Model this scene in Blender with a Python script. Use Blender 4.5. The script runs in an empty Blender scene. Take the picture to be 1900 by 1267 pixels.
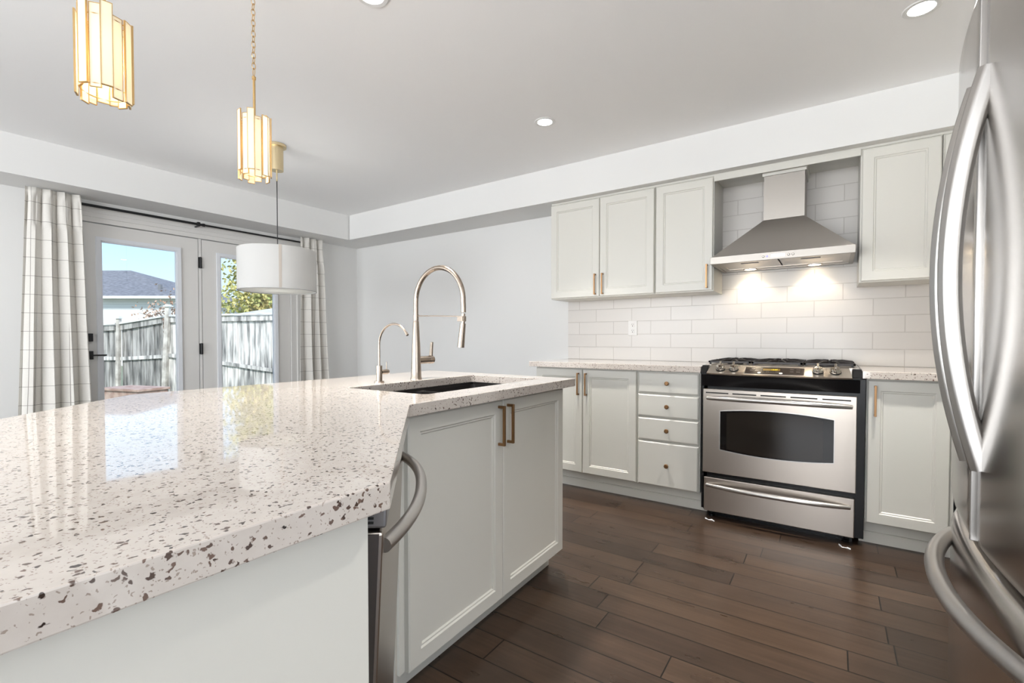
import bpy, bmesh, math, random
from mathutils import Matrix, Vector
random.seed(7)
PI = math.pi
S = bpy.context.scene
C = S.collection

# ------------------------------------------------------------------ camera
FPX, YAW, PITCH, CAMH = 874.0, math.radians(34.22), math.radians(1.2), 1.075
cd = bpy.data.cameras.new('camera'); cam = bpy.data.objects.new('camera', cd); C.objects.link(cam)
cd.sensor_width = 36; cd.lens = FPX / 1900 * 36
cd.shift_y = ((631 + FPX * math.tan(PITCH)) - 633.5) / 1900
cd.clip_start = 0.02; cd.clip_end = 300
cam.location = (0, 0, CAMH); cam.rotation_euler = (PI / 2 - PITCH, 0, YAW)
S.camera = cam
S.view_settings.view_transform = 'Standard'; S.view_settings.look = 'None'
S.view_settings.gamma = 1; S.view_settings.use_curve_mapping = False
S.view_settings.exposure = 0.60
S.cycles.use_denoising = True
S.cycles.max_bounces = 12; S.cycles.diffuse_bounces = 8; S.cycles.glossy_bounces = 5
S.cycles.transparent_max_bounces = 12; S.cycles.sample_clamp_indirect = 8
S.cycles.caustics_reflective = False; S.cycles.caustics_refractive = False

# ------------------------------------------------------------------ sky
W = bpy.data.worlds.new('sky'); S.world = W; W.use_nodes = True
nt = W.node_tree; nt.nodes.clear()
o_ = nt.nodes.new('ShaderNodeOutputWorld'); bg = nt.nodes.new('ShaderNodeBackground')
tc = nt.nodes.new('ShaderNodeTexCoord'); sx = nt.nodes.new('ShaderNodeSeparateXYZ')
rp = nt.nodes.new('ShaderNodeValToRGB'); ns = nt.nodes.new('ShaderNodeTexNoise')
ns.inputs['Scale'].default_value = 3.0; ns.inputs['Detail'].default_value = 4
mx = nt.nodes.new('ShaderNodeMixRGB'); mx.inputs[2].default_value = (0.95, 0.97, 1.0, 1)
rn = nt.nodes.new('ShaderNodeMapRange'); rn.inputs[1].default_value = 0.45; rn.inputs[2].default_value = 0.75
rn.inputs[4].default_value = 0.6
nt.links.new(tc.outputs['Generated'], sx.inputs[0]); nt.links.new(sx.outputs['Z'], rp.inputs[0])
nt.links.new(tc.outputs['Generated'], ns.inputs['Vector']); nt.links.new(ns.outputs[0], rn.inputs[0])
nt.links.new(rn.outputs[0], mx.inputs[0]); nt.links.new(rp.outputs[0], mx.inputs[1])
nt.links.new(mx.outputs[0], bg.inputs[0]); nt.links.new(bg.outputs[0], o_.inputs[0])
e = rp.color_ramp.elements
e[0].position = 0.0; e[0].color = (0.74, 0.85, 0.97, 1)
e[1].position = 0.55; e[1].color = (0.30, 0.50, 0.90, 1)
m_ = rp.color_ramp.elements.new(0.16); m_.color = (0.48, 0.70, 0.96, 1)
bg.inputs[1].default_value = 1.02

def sun():
    l = bpy.data.lights.new('sun', 'SUN'); l.energy = 3.0; l.angle = math.radians(8); l.color = (1, 0.96, 0.9)
    o = bpy.data.objects.new('sun', l); C.objects.link(o); o.rotation_euler = (math.radians(50), 0, math.radians(62))
sun()
def area(name, loc, rot, sx_, sy_, power, col=(1, 1, 1)):
    l = bpy.data.lights.new(name, 'AREA'); l.shape = 'RECTANGLE'; l.size = sx_; l.size_y = sy_; l.energy = power; l.color = col
    o = bpy.data.objects.new(name, l); C.objects.link(o); o.location = loc; o.rotation_euler = rot
    return o
# unseen fill lights added at off-frame wall openings to brighten the room:
# rear and side ones tilt up toward the ceiling, the left one faces level
for x in (-3.0, -0.1):
    area('fill_light_rear', (x, -4.25, 1.25), (PI / 2 + .62, 0, 0), 2.6, 2.1, 122, (0.97, 0.985, 1.0))
area('fill_light_side', (3.75, -1.4, 1.25), (0, PI / 2 + .9, 0), 2.1, 2.8, 56, (0.97, 0.985, 1.0))
area('fill_light_left', (-5.24, -1.35, 1.3), (0, -PI / 2, 0), 1.9, 1.9, 76, (0.97, 0.985, 1.0))

# ------------------------------------------------------------------ materials
def newmat(name):
    m = bpy.data.materials.new(name); m.use_nodes = True
    n = m.node_tree; b = n.nodes['Principled BSDF']
    return m, n, b
def pbr(name, col, rough=0.5, metal=0.0, coat=0.0, spec=0.5, emis=None, es=0.0, bump=None, alpha=None):
    m, n, b = newmat(name)
    b.inputs['Base Color'].default_value = (*col, 1); b.inputs['Roughness'].default_value = rough
    b.inputs['Metallic'].default_value = metal; b.inputs['Coat Weight'].default_value = coat
    b.inputs['Coat Roughness'].default_value = 0.08
    b.inputs['Specular IOR Level'].default_value = spec
    if emis: b.inputs['Emission Color'].default_value = (*emis, 1); b.inputs['Emission Strength'].default_value = es
    if bump:
        t = n.nodes.new('ShaderNodeTexNoise'); t.inputs['Scale'].default_value = bump[0]; t.inputs['Detail'].default_value = 4
        c = n.nodes.new('ShaderNodeTexCoord'); n.links.new(c.outputs['Object'], t.inputs['Vector'])
        u = n.nodes.new('ShaderNodeBump'); u.inputs['Strength'].default_value = bump[1]; u.inputs['Distance'].default_value = 0.002
        n.links.new(t.outputs[0], u.inputs['Height']); n.links.new(u.outputs[0], b.inputs['Normal'])
    return m
def steel(name, col, rough, axis, aniso=0.0, streak=0.06, var=0.015):
    """brushed metal; axis = direction of the brush lines"""
    m, n, b = newmat(name)
    b.inputs['Metallic'].default_value = 1.0
    c = n.nodes.new('ShaderNodeTexCoord'); mp = n.nodes.new('ShaderNodeMapping')
    sc = [350, 350, 350]; sc[axis] = 3; mp.inputs['Scale'].default_value = sc
    t = n.nodes.new('ShaderNodeTexNoise'); t.inputs['Scale'].default_value = 1.0; t.inputs['Detail'].default_value = 3
    t2 = n.nodes.new('ShaderNodeTexNoise'); t2.inputs['Scale'].default_value = 2.2; t2.inputs['Detail'].default_value = 2
    n.links.new(c.outputs['Object'], mp.inputs[0]); n.links.new(mp.outputs[0], t.inputs['Vector']); n.links.new(c.outputs['Object'], t2.inputs['Vector'])
    r = n.nodes.new('ShaderNodeMapRange'); r.inputs[3].default_value = rough - streak; r.inputs[4].default_value = rough + streak
    n.links.new(t2.outputs[0], r.inputs[0]); n.links.new(r.outputs[0], b.inputs['Roughness'])
    k = n.nodes.new('ShaderNodeMixRGB'); k.inputs[1].default_value = (*[x * (1 - var) for x in col], 1); k.inputs[2].default_value = (*[min(1, x * (1 + var)) for x in col], 1)
    n.links.new(t.outputs[0], k.inputs[0]); n.links.new(k.outputs[0], b.inputs['Base Color'])
    b.inputs['Anisotropic'].default_value = aniso
    return m
def quartz():
    m, n, b = newmat('speckled_quartz')
    c = n.nodes.new('ShaderNodeTexCoord')
    nz = n.nodes.new('ShaderNodeTexNoise'); nz.inputs['Scale'].default_value = 140; nz.inputs['Detail'].default_value = 2
    n.links.new(c.outputs['Object'], nz.inputs['Vector'])
    sub = n.nodes.new('ShaderNodeVectorMath'); sub.operation = 'SUBTRACT'; sub.inputs[1].default_value = (.5, .5, .5)
    scl = n.nodes.new('ShaderNodeVectorMath'); scl.operation = 'SCALE'; scl.inputs[3].default_value = 0.011
    add = n.nodes.new('ShaderNodeVectorMath'); add.operation = 'ADD'
    n.links.new(nz.outputs['Color'], sub.inputs[0]); n.links.new(sub.outputs[0], scl.inputs[0])
    n.links.new(c.outputs['Object'], add.inputs[0]); n.links.new(scl.outputs[0], add.inputs[1])
    def layer(scale, dist, prob):
        v = n.nodes.new('ShaderNodeTexVoronoi'); v.inputs['Scale'].default_value = scale
        n.links.new(add.outputs[0], v.inputs['Vector'])
        a = n.nodes.new('ShaderNodeMapRange'); a.inputs[1].default_value = dist; a.inputs[2].default_value = dist - 0.12
        n.links.new(v.outputs['Distance'], a.inputs[0])
        s = n.nodes.new('ShaderNodeSeparateColor'); n.links.new(v.outputs['Color'], s.inputs[0])
        l = n.nodes.new('ShaderNodeMath'); l.operation = 'LESS_THAN'; l.inputs[1].default_value = prob
        n.links.new(s.outputs[0], l.inputs[0])
        p = n.nodes.new('ShaderNodeMath'); p.operation = 'MULTIPLY'; n.links.new(a.outputs[0], p.inputs[0]); n.links.new(l.outputs[0], p.inputs[1])
        return p.outputs[0], s.outputs[1]
    big, tone = layer(160, 0.46, 0.235)
    small, _ = layer(330, 0.44, 0.22)
    base = n.nodes.new('ShaderNodeMixRGB'); base.inputs[1].default_value = (0.53, 0.475, 0.43, 1); base.inputs[2].default_value = (0.64, 0.59, 0.545, 1)
    n2 = n.nodes.new('ShaderNodeTexNoise'); n2.inputs['Scale'].default_value = 55; n2.inputs['Detail'].default_value = 5
    n.links.new(c.outputs['Object'], n2.inputs['Vector']); n.links.new(n2.outputs[0], base.inputs[0])
    sp = n.nodes.new('ShaderNodeMixRGB'); sp.inputs[1].default_value = (0.03, 0.017, 0.013, 1); sp.inputs[2].default_value = (0.17, 0.11, 0.085, 1)
    n.links.new(tone, sp.inputs[0])
    k1 = n.nodes.new('ShaderNodeMixRGB'); k1.inputs[2].default_value = (0.33, 0.27, 0.23, 1)
    n.links.new(small, k1.inputs[0]); n.links.new(base.outputs[0], k1.inputs[1])
    k2 = n.nodes.new('ShaderNodeMixRGB'); n.links.new(big, k2.inputs[0]); n.links.new(k1.outputs[0], k2.inputs[1]); n.links.new(sp.outputs[0], k2.inputs[2])
    n.links.new(k2.outputs[0], b.inputs['Base Color'])
    b.inputs['Roughness'].default_value = 0.035; b.inputs['Specular IOR Level'].default_value = 0.85
    return m
def wood_floor():
    m, n, b = newmat('dark_hardwood')
    c = n.nodes.new('ShaderNodeTexCoord')
    br = n.nodes.new('ShaderNodeTexBrick'); br.offset = 0.37; br.offset_frequency = 2; br.squash = 1
    br.inputs['Scale'].default_value = 1; br.inputs['Brick Width'].default_value = 0.92; br.inputs['Row Height'].default_value = 0.124
    br.inputs['Mortar Size'].default_value = 0.0026; br.inputs['Mortar Smooth'].default_value = 0.2; br.inputs['Bias'].default_value = 0
    br.inputs['Color1'].default_value = (0.062, 0.038, 0.0245, 1); br.inputs['Color2'].default_value = (0.036, 0.022, 0.015, 1); br.inputs['Mortar'].default_value = (0.006, 0.004, 0.003, 1)
    # shift each row by its own amount so that butt joints do not line up
    sp = n.nodes.new('ShaderNodeSeparateXYZ'); n.links.new(c.outputs['Object'], sp.inputs[0])
    dv = n.nodes.new('ShaderNodeMath'); dv.operation = 'DIVIDE'; dv.inputs[1].default_value = 0.124; n.links.new(sp.outputs[1], dv.inputs[0])
    fl = n.nodes.new('ShaderNodeMath'); fl.operation = 'FLOOR'; n.links.new(dv.outputs[0], fl.inputs[0])
    wn = n.nodes.new('ShaderNodeTexWhiteNoise'); wn.noise_dimensions = '1D'; n.links.new(fl.outputs[0], wn.inputs['W'])
    ad = n.nodes.new('ShaderNodeMath'); ad.operation = 'MULTIPLY_ADD'; ad.inputs[1].default_value = 0.9
    n.links.new(wn.outputs['Value'], ad.inputs[0]); n.links.new(sp.outputs[0], ad.inputs[2])
    cb = n.nodes.new('ShaderNodeCombineXYZ'); n.links.new(ad.outputs[0], cb.inputs[0]); n.links.new(sp.outputs[1], cb.inputs[1])
    n.links.new(cb.outputs[0], br.inputs['Vector'])
    mp = n.nodes.new('ShaderNodeMapping'); mp.inputs['Scale'].default_value = (1.6, 46, 1); n.links.new(cb.outputs[0], mp.inputs[0])
    g = n.nodes.new('ShaderNodeTexNoise'); g.inputs['Scale'].default_value = 1.6; g.inputs['Detail'].default_value = 5; g.inputs['Distortion'].default_value = 0.25
    n.links.new(mp.outputs[0], g.inputs['Vector'])
    gr = n.nodes.new('ShaderNodeMapRange'); gr.inputs[1].default_value = 0.3; gr.inputs[2].default_value = 0.7; gr.inputs[3].default_value = 0.84; gr.inputs[4].default_value = 1.16
    n.links.new(g.outputs[0], gr.inputs[0])
    mp2 = n.nodes.new('ShaderNodeMapping'); mp2.inputs['Scale'].default_value = (1.5, 5, 1); n.links.new(cb.outputs[0], mp2.inputs[0])
    g2 = n.nodes.new('ShaderNodeTexNoise'); g2.inputs['Scale'].default_value = 2.5; g2.inputs['Detail'].default_value = 3; n.links.new(mp2.outputs[0], g2.inputs['Vector'])
    gr2 = n.nodes.new('ShaderNodeMapRange'); gr2.inputs[1].default_value = 0.3; gr2.inputs[2].default_value = 0.7; gr2.inputs[3].default_value = 0.84; gr2.inputs[4].default_value = 1.18
    n.links.new(g2.outputs[0], gr2.inputs[0])
    mm = n.nodes.new('ShaderNodeMath'); mm.operation = 'MULTIPLY'; n.links.new(gr.outputs[0], mm.inputs[0]); n.links.new(gr2.outputs[0], mm.inputs[1])
    vm = n.nodes.new('ShaderNodeVectorMath'); vm.operation = 'SCALE'; n.links.new(br.outputs['Color'], vm.inputs[0]); n.links.new(mm.outputs[0], vm.inputs[3])
    n.links.new(vm.outputs[0], b.inputs['Base Color'])
    b.inputs['Specular IOR Level'].default_value = 0.33
    rr = n.nodes.new('ShaderNodeMapRange'); rr.inputs[3].default_value = 0.25; rr.inputs[4].default_value = 0.32; n.links.new(g2.outputs[0], rr.inputs[0]); n.links.new(rr.outputs[0], b.inputs['Roughness'])
    u = n.nodes.new('ShaderNodeBump'); u.inputs['Strength'].default_value = 0.12; u.inputs['Distance'].default_value = 0.002
    iv = n.nodes.new('ShaderNodeMath'); iv.operation = 'MULTIPLY_ADD'; iv.inputs[1].default_value = -1.2; n.links.new(br.outputs['Fac'], iv.inputs[0]); iv.inputs[2].default_value = 1
    n.links.new(iv.outputs[0], u.inputs['Height']); n.links.new(u.outputs[0], b.inputs['Normal'])
    return m
def tile():
    m, n, b = newmat('white_subway_tile')
    c = n.nodes.new('ShaderNodeTexCoord'); sp = n.nodes.new('ShaderNodeSeparateXYZ'); n.links.new(c.outputs['Object'], sp.inputs[0])
    cb = n.nodes.new('ShaderNodeCombineXYZ')
    ax = n.nodes.new('ShaderNodeMath'); ax.operation = 'ADD'; ax.inputs[1].default_value = 1.796 + 0.154 + 3.08
    az = n.nodes.new('ShaderNodeMath'); az.operation = 'ADD'; az.inputs[1].default_value = -0.914 + 0.209 * 4
    n.links.new(sp.outputs[0], ax.inputs[0]); n.links.new(sp.outputs[2], az.inputs[0])
    n.links.new(ax.outputs[0], cb.inputs[0]); n.links.new(az.outputs[0], cb.inputs[1])
    br = n.nodes.new('ShaderNodeTexBrick'); br.offset = 0.5
    br.inputs['Scale'].default_value = 1; br.inputs['Brick Width'].default_value = 0.308; br.inputs['Row Height'].default_value = 0.1045
    br.inputs['Mortar Size'].default_value = 0.0026; br.inputs['Mortar Smooth'].default_value = 0.25
    br.inputs['Color1'].default_value = (0.70, 0.675, 0.645, 1); br.inputs['Color2'].default_value = (0.675, 0.65, 0.62, 1); br.inputs['Mortar'].default_value = (0.56, 0.53, 0.50, 1)
    n.links.new(cb.outputs[0], br.inputs['Vector']); n.links.new(br.outputs['Color'], b.inputs['Base Color'])
    b.inputs['Roughness'].default_value = 0.26
    u = n.nodes.new('ShaderNodeBump'); u.inputs['Strength'].default_value = 0.6; u.inputs['Distance'].default_value = 0.0015; u.invert = True
    nz = n.nodes.new('ShaderNodeTexNoise'); nz.inputs['Scale'].default_value = 7; n.links.new(c.outputs['Object'], nz.inputs['Vector'])
    mm = n.nodes.new('ShaderNodeMath'); mm.operation = 'MULTIPLY_ADD'; mm.inputs[1].default_value = 0.8; n.links.new(nz.outputs[0], mm.inputs[0]); n.links.new(br.outputs['Fac'], mm.inputs[2])
    n.links.new(mm.outputs[0], u.inputs['Height']); n.links.new(u.outputs[0], b.inputs['Normal'])
    return m
def curtain_mat():
    m, n, b = newmat('windowpane_linen')
    uv = n.nodes.new('ShaderNodeUVMap'); uv.uv_map = 'UVMap'
    br = n.nodes.new('ShaderNodeTexBrick'); br.offset = 0.0
    br.inputs['Scale'].default_value = 1; br.inputs['Brick Width'].default_value = 0.15; br.inputs['Row Height'].default_value = 0.132
    br.inputs['Mortar Size'].default_value = 0.0018; br.inputs['Mortar Smooth'].default_value = 0.3
    br.inputs['Color1'].default_value = (0.72, 0.70, 0.66, 1); br.inputs['Color2'].default_value = (0.70, 0.68, 0.64, 1); br.inputs['Mortar'].default_value = (0.27, 0.25, 0.23, 1)
    n.links.new(uv.outputs[0], br.inputs['Vector'])
    mp = n.nodes.new('ShaderNodeMapping'); mp.inputs['Scale'].default_value = (60, 700, 1); n.links.new(uv.outputs[0], mp.inputs[0])
    nz = n.nodes.new('ShaderNodeTexNoise'); nz.inputs['Scale'].default_value = 1; n.links.new(mp.outputs[0], nz.inputs['Vector'])
    r = n.nodes.new('ShaderNodeMapRange'); r.inputs[3].default_value = 0.88; r.inputs[4].default_value = 1.1; n.links.new(nz.outputs[0], r.inputs[0])
    v = n.nodes.new('ShaderNodeVectorMath'); v.operation = 'SCALE'; n.links.new(br.outputs['Color'], v.inputs[0]); n.links.new(r.outputs[0], v.inputs[3])
    n.links.new(v.outputs[0], b.inputs['Base Color']); b.inputs['Roughness'].default_value = 0.9
    b.inputs['Specular IOR Level'].default_value = 0.1
    return m
def glass_mat():
    m = bpy.data.materials.new('window_glass'); m.use_nodes = True; n = m.node_tree; n.nodes.clear()
    o = n.nodes.new('ShaderNodeOutputMaterial'); t = n.nodes.new('ShaderNodeBsdfTransparent'); g = n.nodes.new('ShaderNodeBsdfGlossy'); g.inputs['Roughness'].default_value = 0.0
    f = n.nodes.new('ShaderNodeFresnel'); f.inputs[0].default_value = 1.45; x = n.nodes.new('ShaderNodeMixShader')
    t.inputs[0].default_value = (0.97, 0.985, 0.98, 1)
    n.links.new(f.outputs[0], x.inputs[0]); n.links.new(t.outputs[0], x.inputs[1]); n.links.new(g.outputs[0], x.inputs[2]); n.links.new(x.outputs[0], o.inputs[0])
    return m
def shade_mat(name, col, transl, emis=None, es=0):
    m = bpy.data.materials.new(name); m.use_nodes = True; n = m.node_tree; n.nodes.clear()
    o = n.nodes.new('ShaderNodeOutputMaterial'); d = n.nodes.new('ShaderNodeBsdfDiffuse'); t = n.nodes.new('ShaderNodeBsdfTranslucent'); x = n.nodes.new('ShaderNodeMixShader')
    d.inputs[0].default_value = (*col, 1); t.inputs[0].default_value = (*col, 1); x.inputs[0].default_value = transl
    n.links.new(d.outputs[0], x.inputs[1]); n.links.new(t.outputs[0], x.inputs[2])
    last = x
    if emis:
        e = n.nodes.new('ShaderNodeEmission'); e.inputs[0].default_value = (*emis, 1); e.inputs[1].default_value = es
        a = n.nodes.new('ShaderNodeAddShader'); n.links.new(x.outputs[0], a.inputs[0]); n.links.new(e.outputs[0], a.inputs[1]); last = a
    n.links.new(last.outputs[0], o.inputs[0])
    return m
def fence_mat(k=1.0):
    m, n, b = newmat('weathered_fence_wood')
    g = n.nodes.new('ShaderNodeTexCoord'); mp = n.nodes.new('ShaderNodeMapping'); mp.inputs['Scale'].default_value = (16, 16, 1.6)
    n.links.new(g.outputs['Object'], mp.inputs[0])
    nz = n.nodes.new('ShaderNodeTexNoise'); nz.inputs['Scale'].default_value = 0.8; nz.inputs['Detail'].default_value = 6; n.links.new(mp.outputs[0], nz.inputs['Vector'])
    r = n.nodes.new('ShaderNodeValToRGB'); e = r.color_ramp.elements
    e[0].position = 0.32; e[0].color = (0.15 * k, 0.148 * k, 0.145 * k, 1); e[1].position = 0.60; e[1].color = (0.78 * k, 0.75 * k, 0.71 * k, 1)
    q = r.color_ramp.elements.new(0.46); q.color = (0.42 * k, 0.405 * k, 0.385 * k, 1)
    n.links.new(nz.outputs[0], r.inputs[0]); n.links.new(r.outputs[0], b.inputs['Base Color']); b.inputs['Roughness'].default_value = 0.9
    return m
def roof_mat():
    m, n, b = newmat('asphalt_shingles')
    g = n.nodes.new('ShaderNodeTexCoord'); nz = n.nodes.new('ShaderNodeTexNoise'); nz.inputs['Scale'].default_value = 5; nz.inputs['Detail'].default_value = 6
    mp = n.nodes.new('ShaderNodeMapping'); mp.inputs['Scale'].default_value = (1, 1, 6); n.links.new(g.outputs['Object'], mp.inputs[0]); n.links.new(mp.outputs[0], nz.inputs['Vector'])
    r = n.nodes.new('ShaderNodeValToRGB'); e = r.color_ramp.elements; e[0].position = .35; e[0].color = (.13, .13, .145, 1); e[1].position = .65; e[1].color = (.25, .25, .27, 1)
    n.links.new(nz.outputs[0], r.inputs[0]); n.links.new(r.outputs[0], b.inputs['Base Color']); b.inputs['Roughness'].default_value = .95
    return m
def siding_mat():
    m, n, b = newmat('white_siding')
    g = n.nodes.new('ShaderNodeTexCoord'); w = n.nodes.new('ShaderNodeTexWave'); w.bands_direction = 'Z'; w.wave_profile = 'SAW'; w.inputs['Scale'].default_value = 2.2
    n.links.new(g.outputs['Object'], w.inputs['Vector'])
    r = n.nodes.new('ShaderNodeMapRange'); r.inputs[3].default_value = .76; r.inputs[4].default_value = .90; n.links.new(w.outputs['Fac'], r.inputs[0])
    n.links.new(r.outputs[0], b.inputs['Base Color']); b.inputs['Roughness'].default_value = .7
    return m
def varied(name, c1, c2, scale, rough=.8):
    m, n, b = newmat(name)
    g = n.nodes.new('ShaderNodeTexCoord'); nz = n.nodes.new('ShaderNodeTexNoise'); nz.inputs['Scale'].default_value = scale; nz.inputs['Detail'].default_value = 3
    n.links.new(g.outputs['Object'], nz.inputs['Vector'])
    r = n.nodes.new('ShaderNodeValToRGB'); e = r.color_ramp.elements; e[0].position = .36; e[0].color = (*c1, 1); e[1].position = .64; e[1].color = (*c2, 1)
    n.links.new(nz.outputs[0], r.inputs[0]); n.links.new(r.outputs[0], b.inputs['Base Color']); b.inputs['Roughness'].default_value = rough
    return m

WALL = pbr('white_wall_paint', (0.775, 0.775, 0.765), 0.6, bump=(90, 0.05))
CEIL = pbr('white_ceiling_paint', (0.95, 0.95, 0.95), 0.8)
TRIM = pbr('white_trim_paint', (0.80, 0.80, 0.79), 0.35)
DOORW = pbr('door_off_white', (0.72, 0.71, 0.69), 0.4)
DOORF = pbr('glass_frame_white', (0.74, 0.76, 0.80), 0.35)
CAB = pbr('sage_white_cabinet_paint', (0.67, 0.66, 0.612), 0.38, bump=(60, 0.04))
CABIN = pbr('cabinet_interior', (0.5, 0.48, 0.42), 0.6)
QUARTZ = quartz(); FLOOR = wood_floor(); TILE = tile(); LINEN = curtain_mat(); GLASS = glass_mat()
STEELX = steel('brushed_stainless', (0.465, 0.42, 0.375), 0.29, 0, streak=.03, var=0)
STEELR = steel('satin_rim_stainless', (0.345, 0.322, 0.295), 0.40, 0, streak=.02, var=0)
STEELH = steel('brushed_hood_stainless', (0.50, 0.475, 0.45), 0.36, 0, streak=.03, var=0)
STEELZ = steel('brushed_fridge_stainless', (0.54, 0.52, 0.50), 0.20, 2, streak=0.04)
HANDLE = steel('satin_handle_steel', (0.48, 0.465, 0.45), 0.36, 2, streak=0.03)
CHROME = pbr('polished_knob_chrome', (0.78, 0.74, 0.68), 0.18, 1.0)
NICKEL = steel('brushed_nickel', (0.37, 0.31, 0.26), 0.27, 2, streak=0.04)
BRASS = pbr('aged_brass_pull', (0.33, 0.19, 0.095), 0.34, 1.0)
GOLD = pbr('gold_metal', (0.62, 0.42, 0.19), 0.34, 1.0)
CHAMP = pbr('champagne_brass', (0.72, 0.60, 0.38), 0.35, 1.0)
BLACK = pbr('black_metal', (0.012, 0.012, 0.014), 0.4, 0.2)
BLACKG = pbr('black_enamel', (0.006, 0.006, 0.007), 0.25, 0.0, spec=0.3)
IRON = pbr('cast_iron', (0.018, 0.014, 0.013), 0.42, 0.1, bump=(300, .3))
DGLASS = pbr('black_oven_glass', (0.008, 0.007, 0.007), 0.06, 0.0, spec=0.4)
SINKM = pbr('black_granite_sink', (0.016, 0.014, 0.013), 0.38, 0.0)
DARKST = steel('dark_door_edge_steel', (0.16, 0.15, 0.15), 0.34, 2)
PLASG = pbr('grey_plastic', (0.20, 0.20, 0.21), 0.45)
PLASW = pbr('white_plastic', (0.78, 0.77, 0.75), 0.3)
BLK = pbr('black_slot', (0.004, 0.004, 0.004), 0.6)
LAMPON = pbr('lamp_disc', (1, 1, 1), 0.5, emis=(1.0, 0.97, 0.92), es=14)
HLAMP = pbr('hood_lamp_disc', (1, 1, 1), 0.5, emis=(1.0, 0.82, 0.58), es=16)
LCD = pbr('hood_display_lit', (0.6, 0.7, 0.8), 0.3, emis=(0.72, 0.86, 1.0), es=0.75)
LCDT = pbr('hood_digits', (0.25, 0.32, 0.42), 0.4)
BLUE = pbr('blue_lit_button', (0.2, 0.2, 0.6), 0.3, emis=(0.28, 0.26, 0.85), es=0.9)
AMB = pbr('amber_display', (0.05, 0.03, 0.0), 0.3, emis=(0.20, 0.11, 0.01), es=0.6)
YEL = pbr('yellow_digits', (0.3, 0.25, 0.0), 0.3, emis=(0.85, 0.70, 0.04), es=0.9)
PRINT = pbr('grey_print', (0.30, 0.28, 0.26), 0.5)
CAPIZ = shade_mat('glowing_capiz_glass', (0.84, 0.77, 0.63), 0.42, (1.0, 0.88, 0.66), 0.16)
DRUM = shade_mat('white_drum_fabric', (0.58, 0.58, 0.57), 0.03, (1.0, 0.98, 0.93), 0.0)
DIFF = shade_mat('white_diffuser', (0.84, 0.84, 0.82), 0.30, (1.0, 0.99, 0.95), 0.05)
SEAM = pbr('beige_seam', (0.50, 0.45, 0.40), 0.8)
BULB = pbr('warm_bulb', (1, .9, .7), .5, emis=(1.0, .80, .50), es=9)
FENCE = fence_mat(); FENCED = fence_mat(0.62); ROOF = roof_mat(); SIDING = siding_mat()
DECKBOX = varied('weathered_red_wood', (.36, .22, .17), (.55, .40, .33), 6)
COVER = varied('pale_grey_boards', (.55, .55, .54), (.80, .80, .78), 3)
GRASS = varied('lawn_green', (.19, .22, .13), (.28, .29, .19), 9)
POSTW = varied('post_wood', (.40, .36, .32), (.66, .62, .56), 6)
LEAFY = varied('yellow_green_leaves', (.34, .39, .12), (.68, .56, .22), 2.2)
LEAFR = varied('russet_leaves', (.40, .22, .14), (.62, .46, .36), 3)
BARK = pbr('grey_bark', (.22, .18, .15), .9)
SCRAP = pbr('clear_plastic_scrap', (.7, .72, .74), .15)
PATIO = varied('concrete_patio', (.55, .54, .52), (.68, .67, .65), 3)

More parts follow.
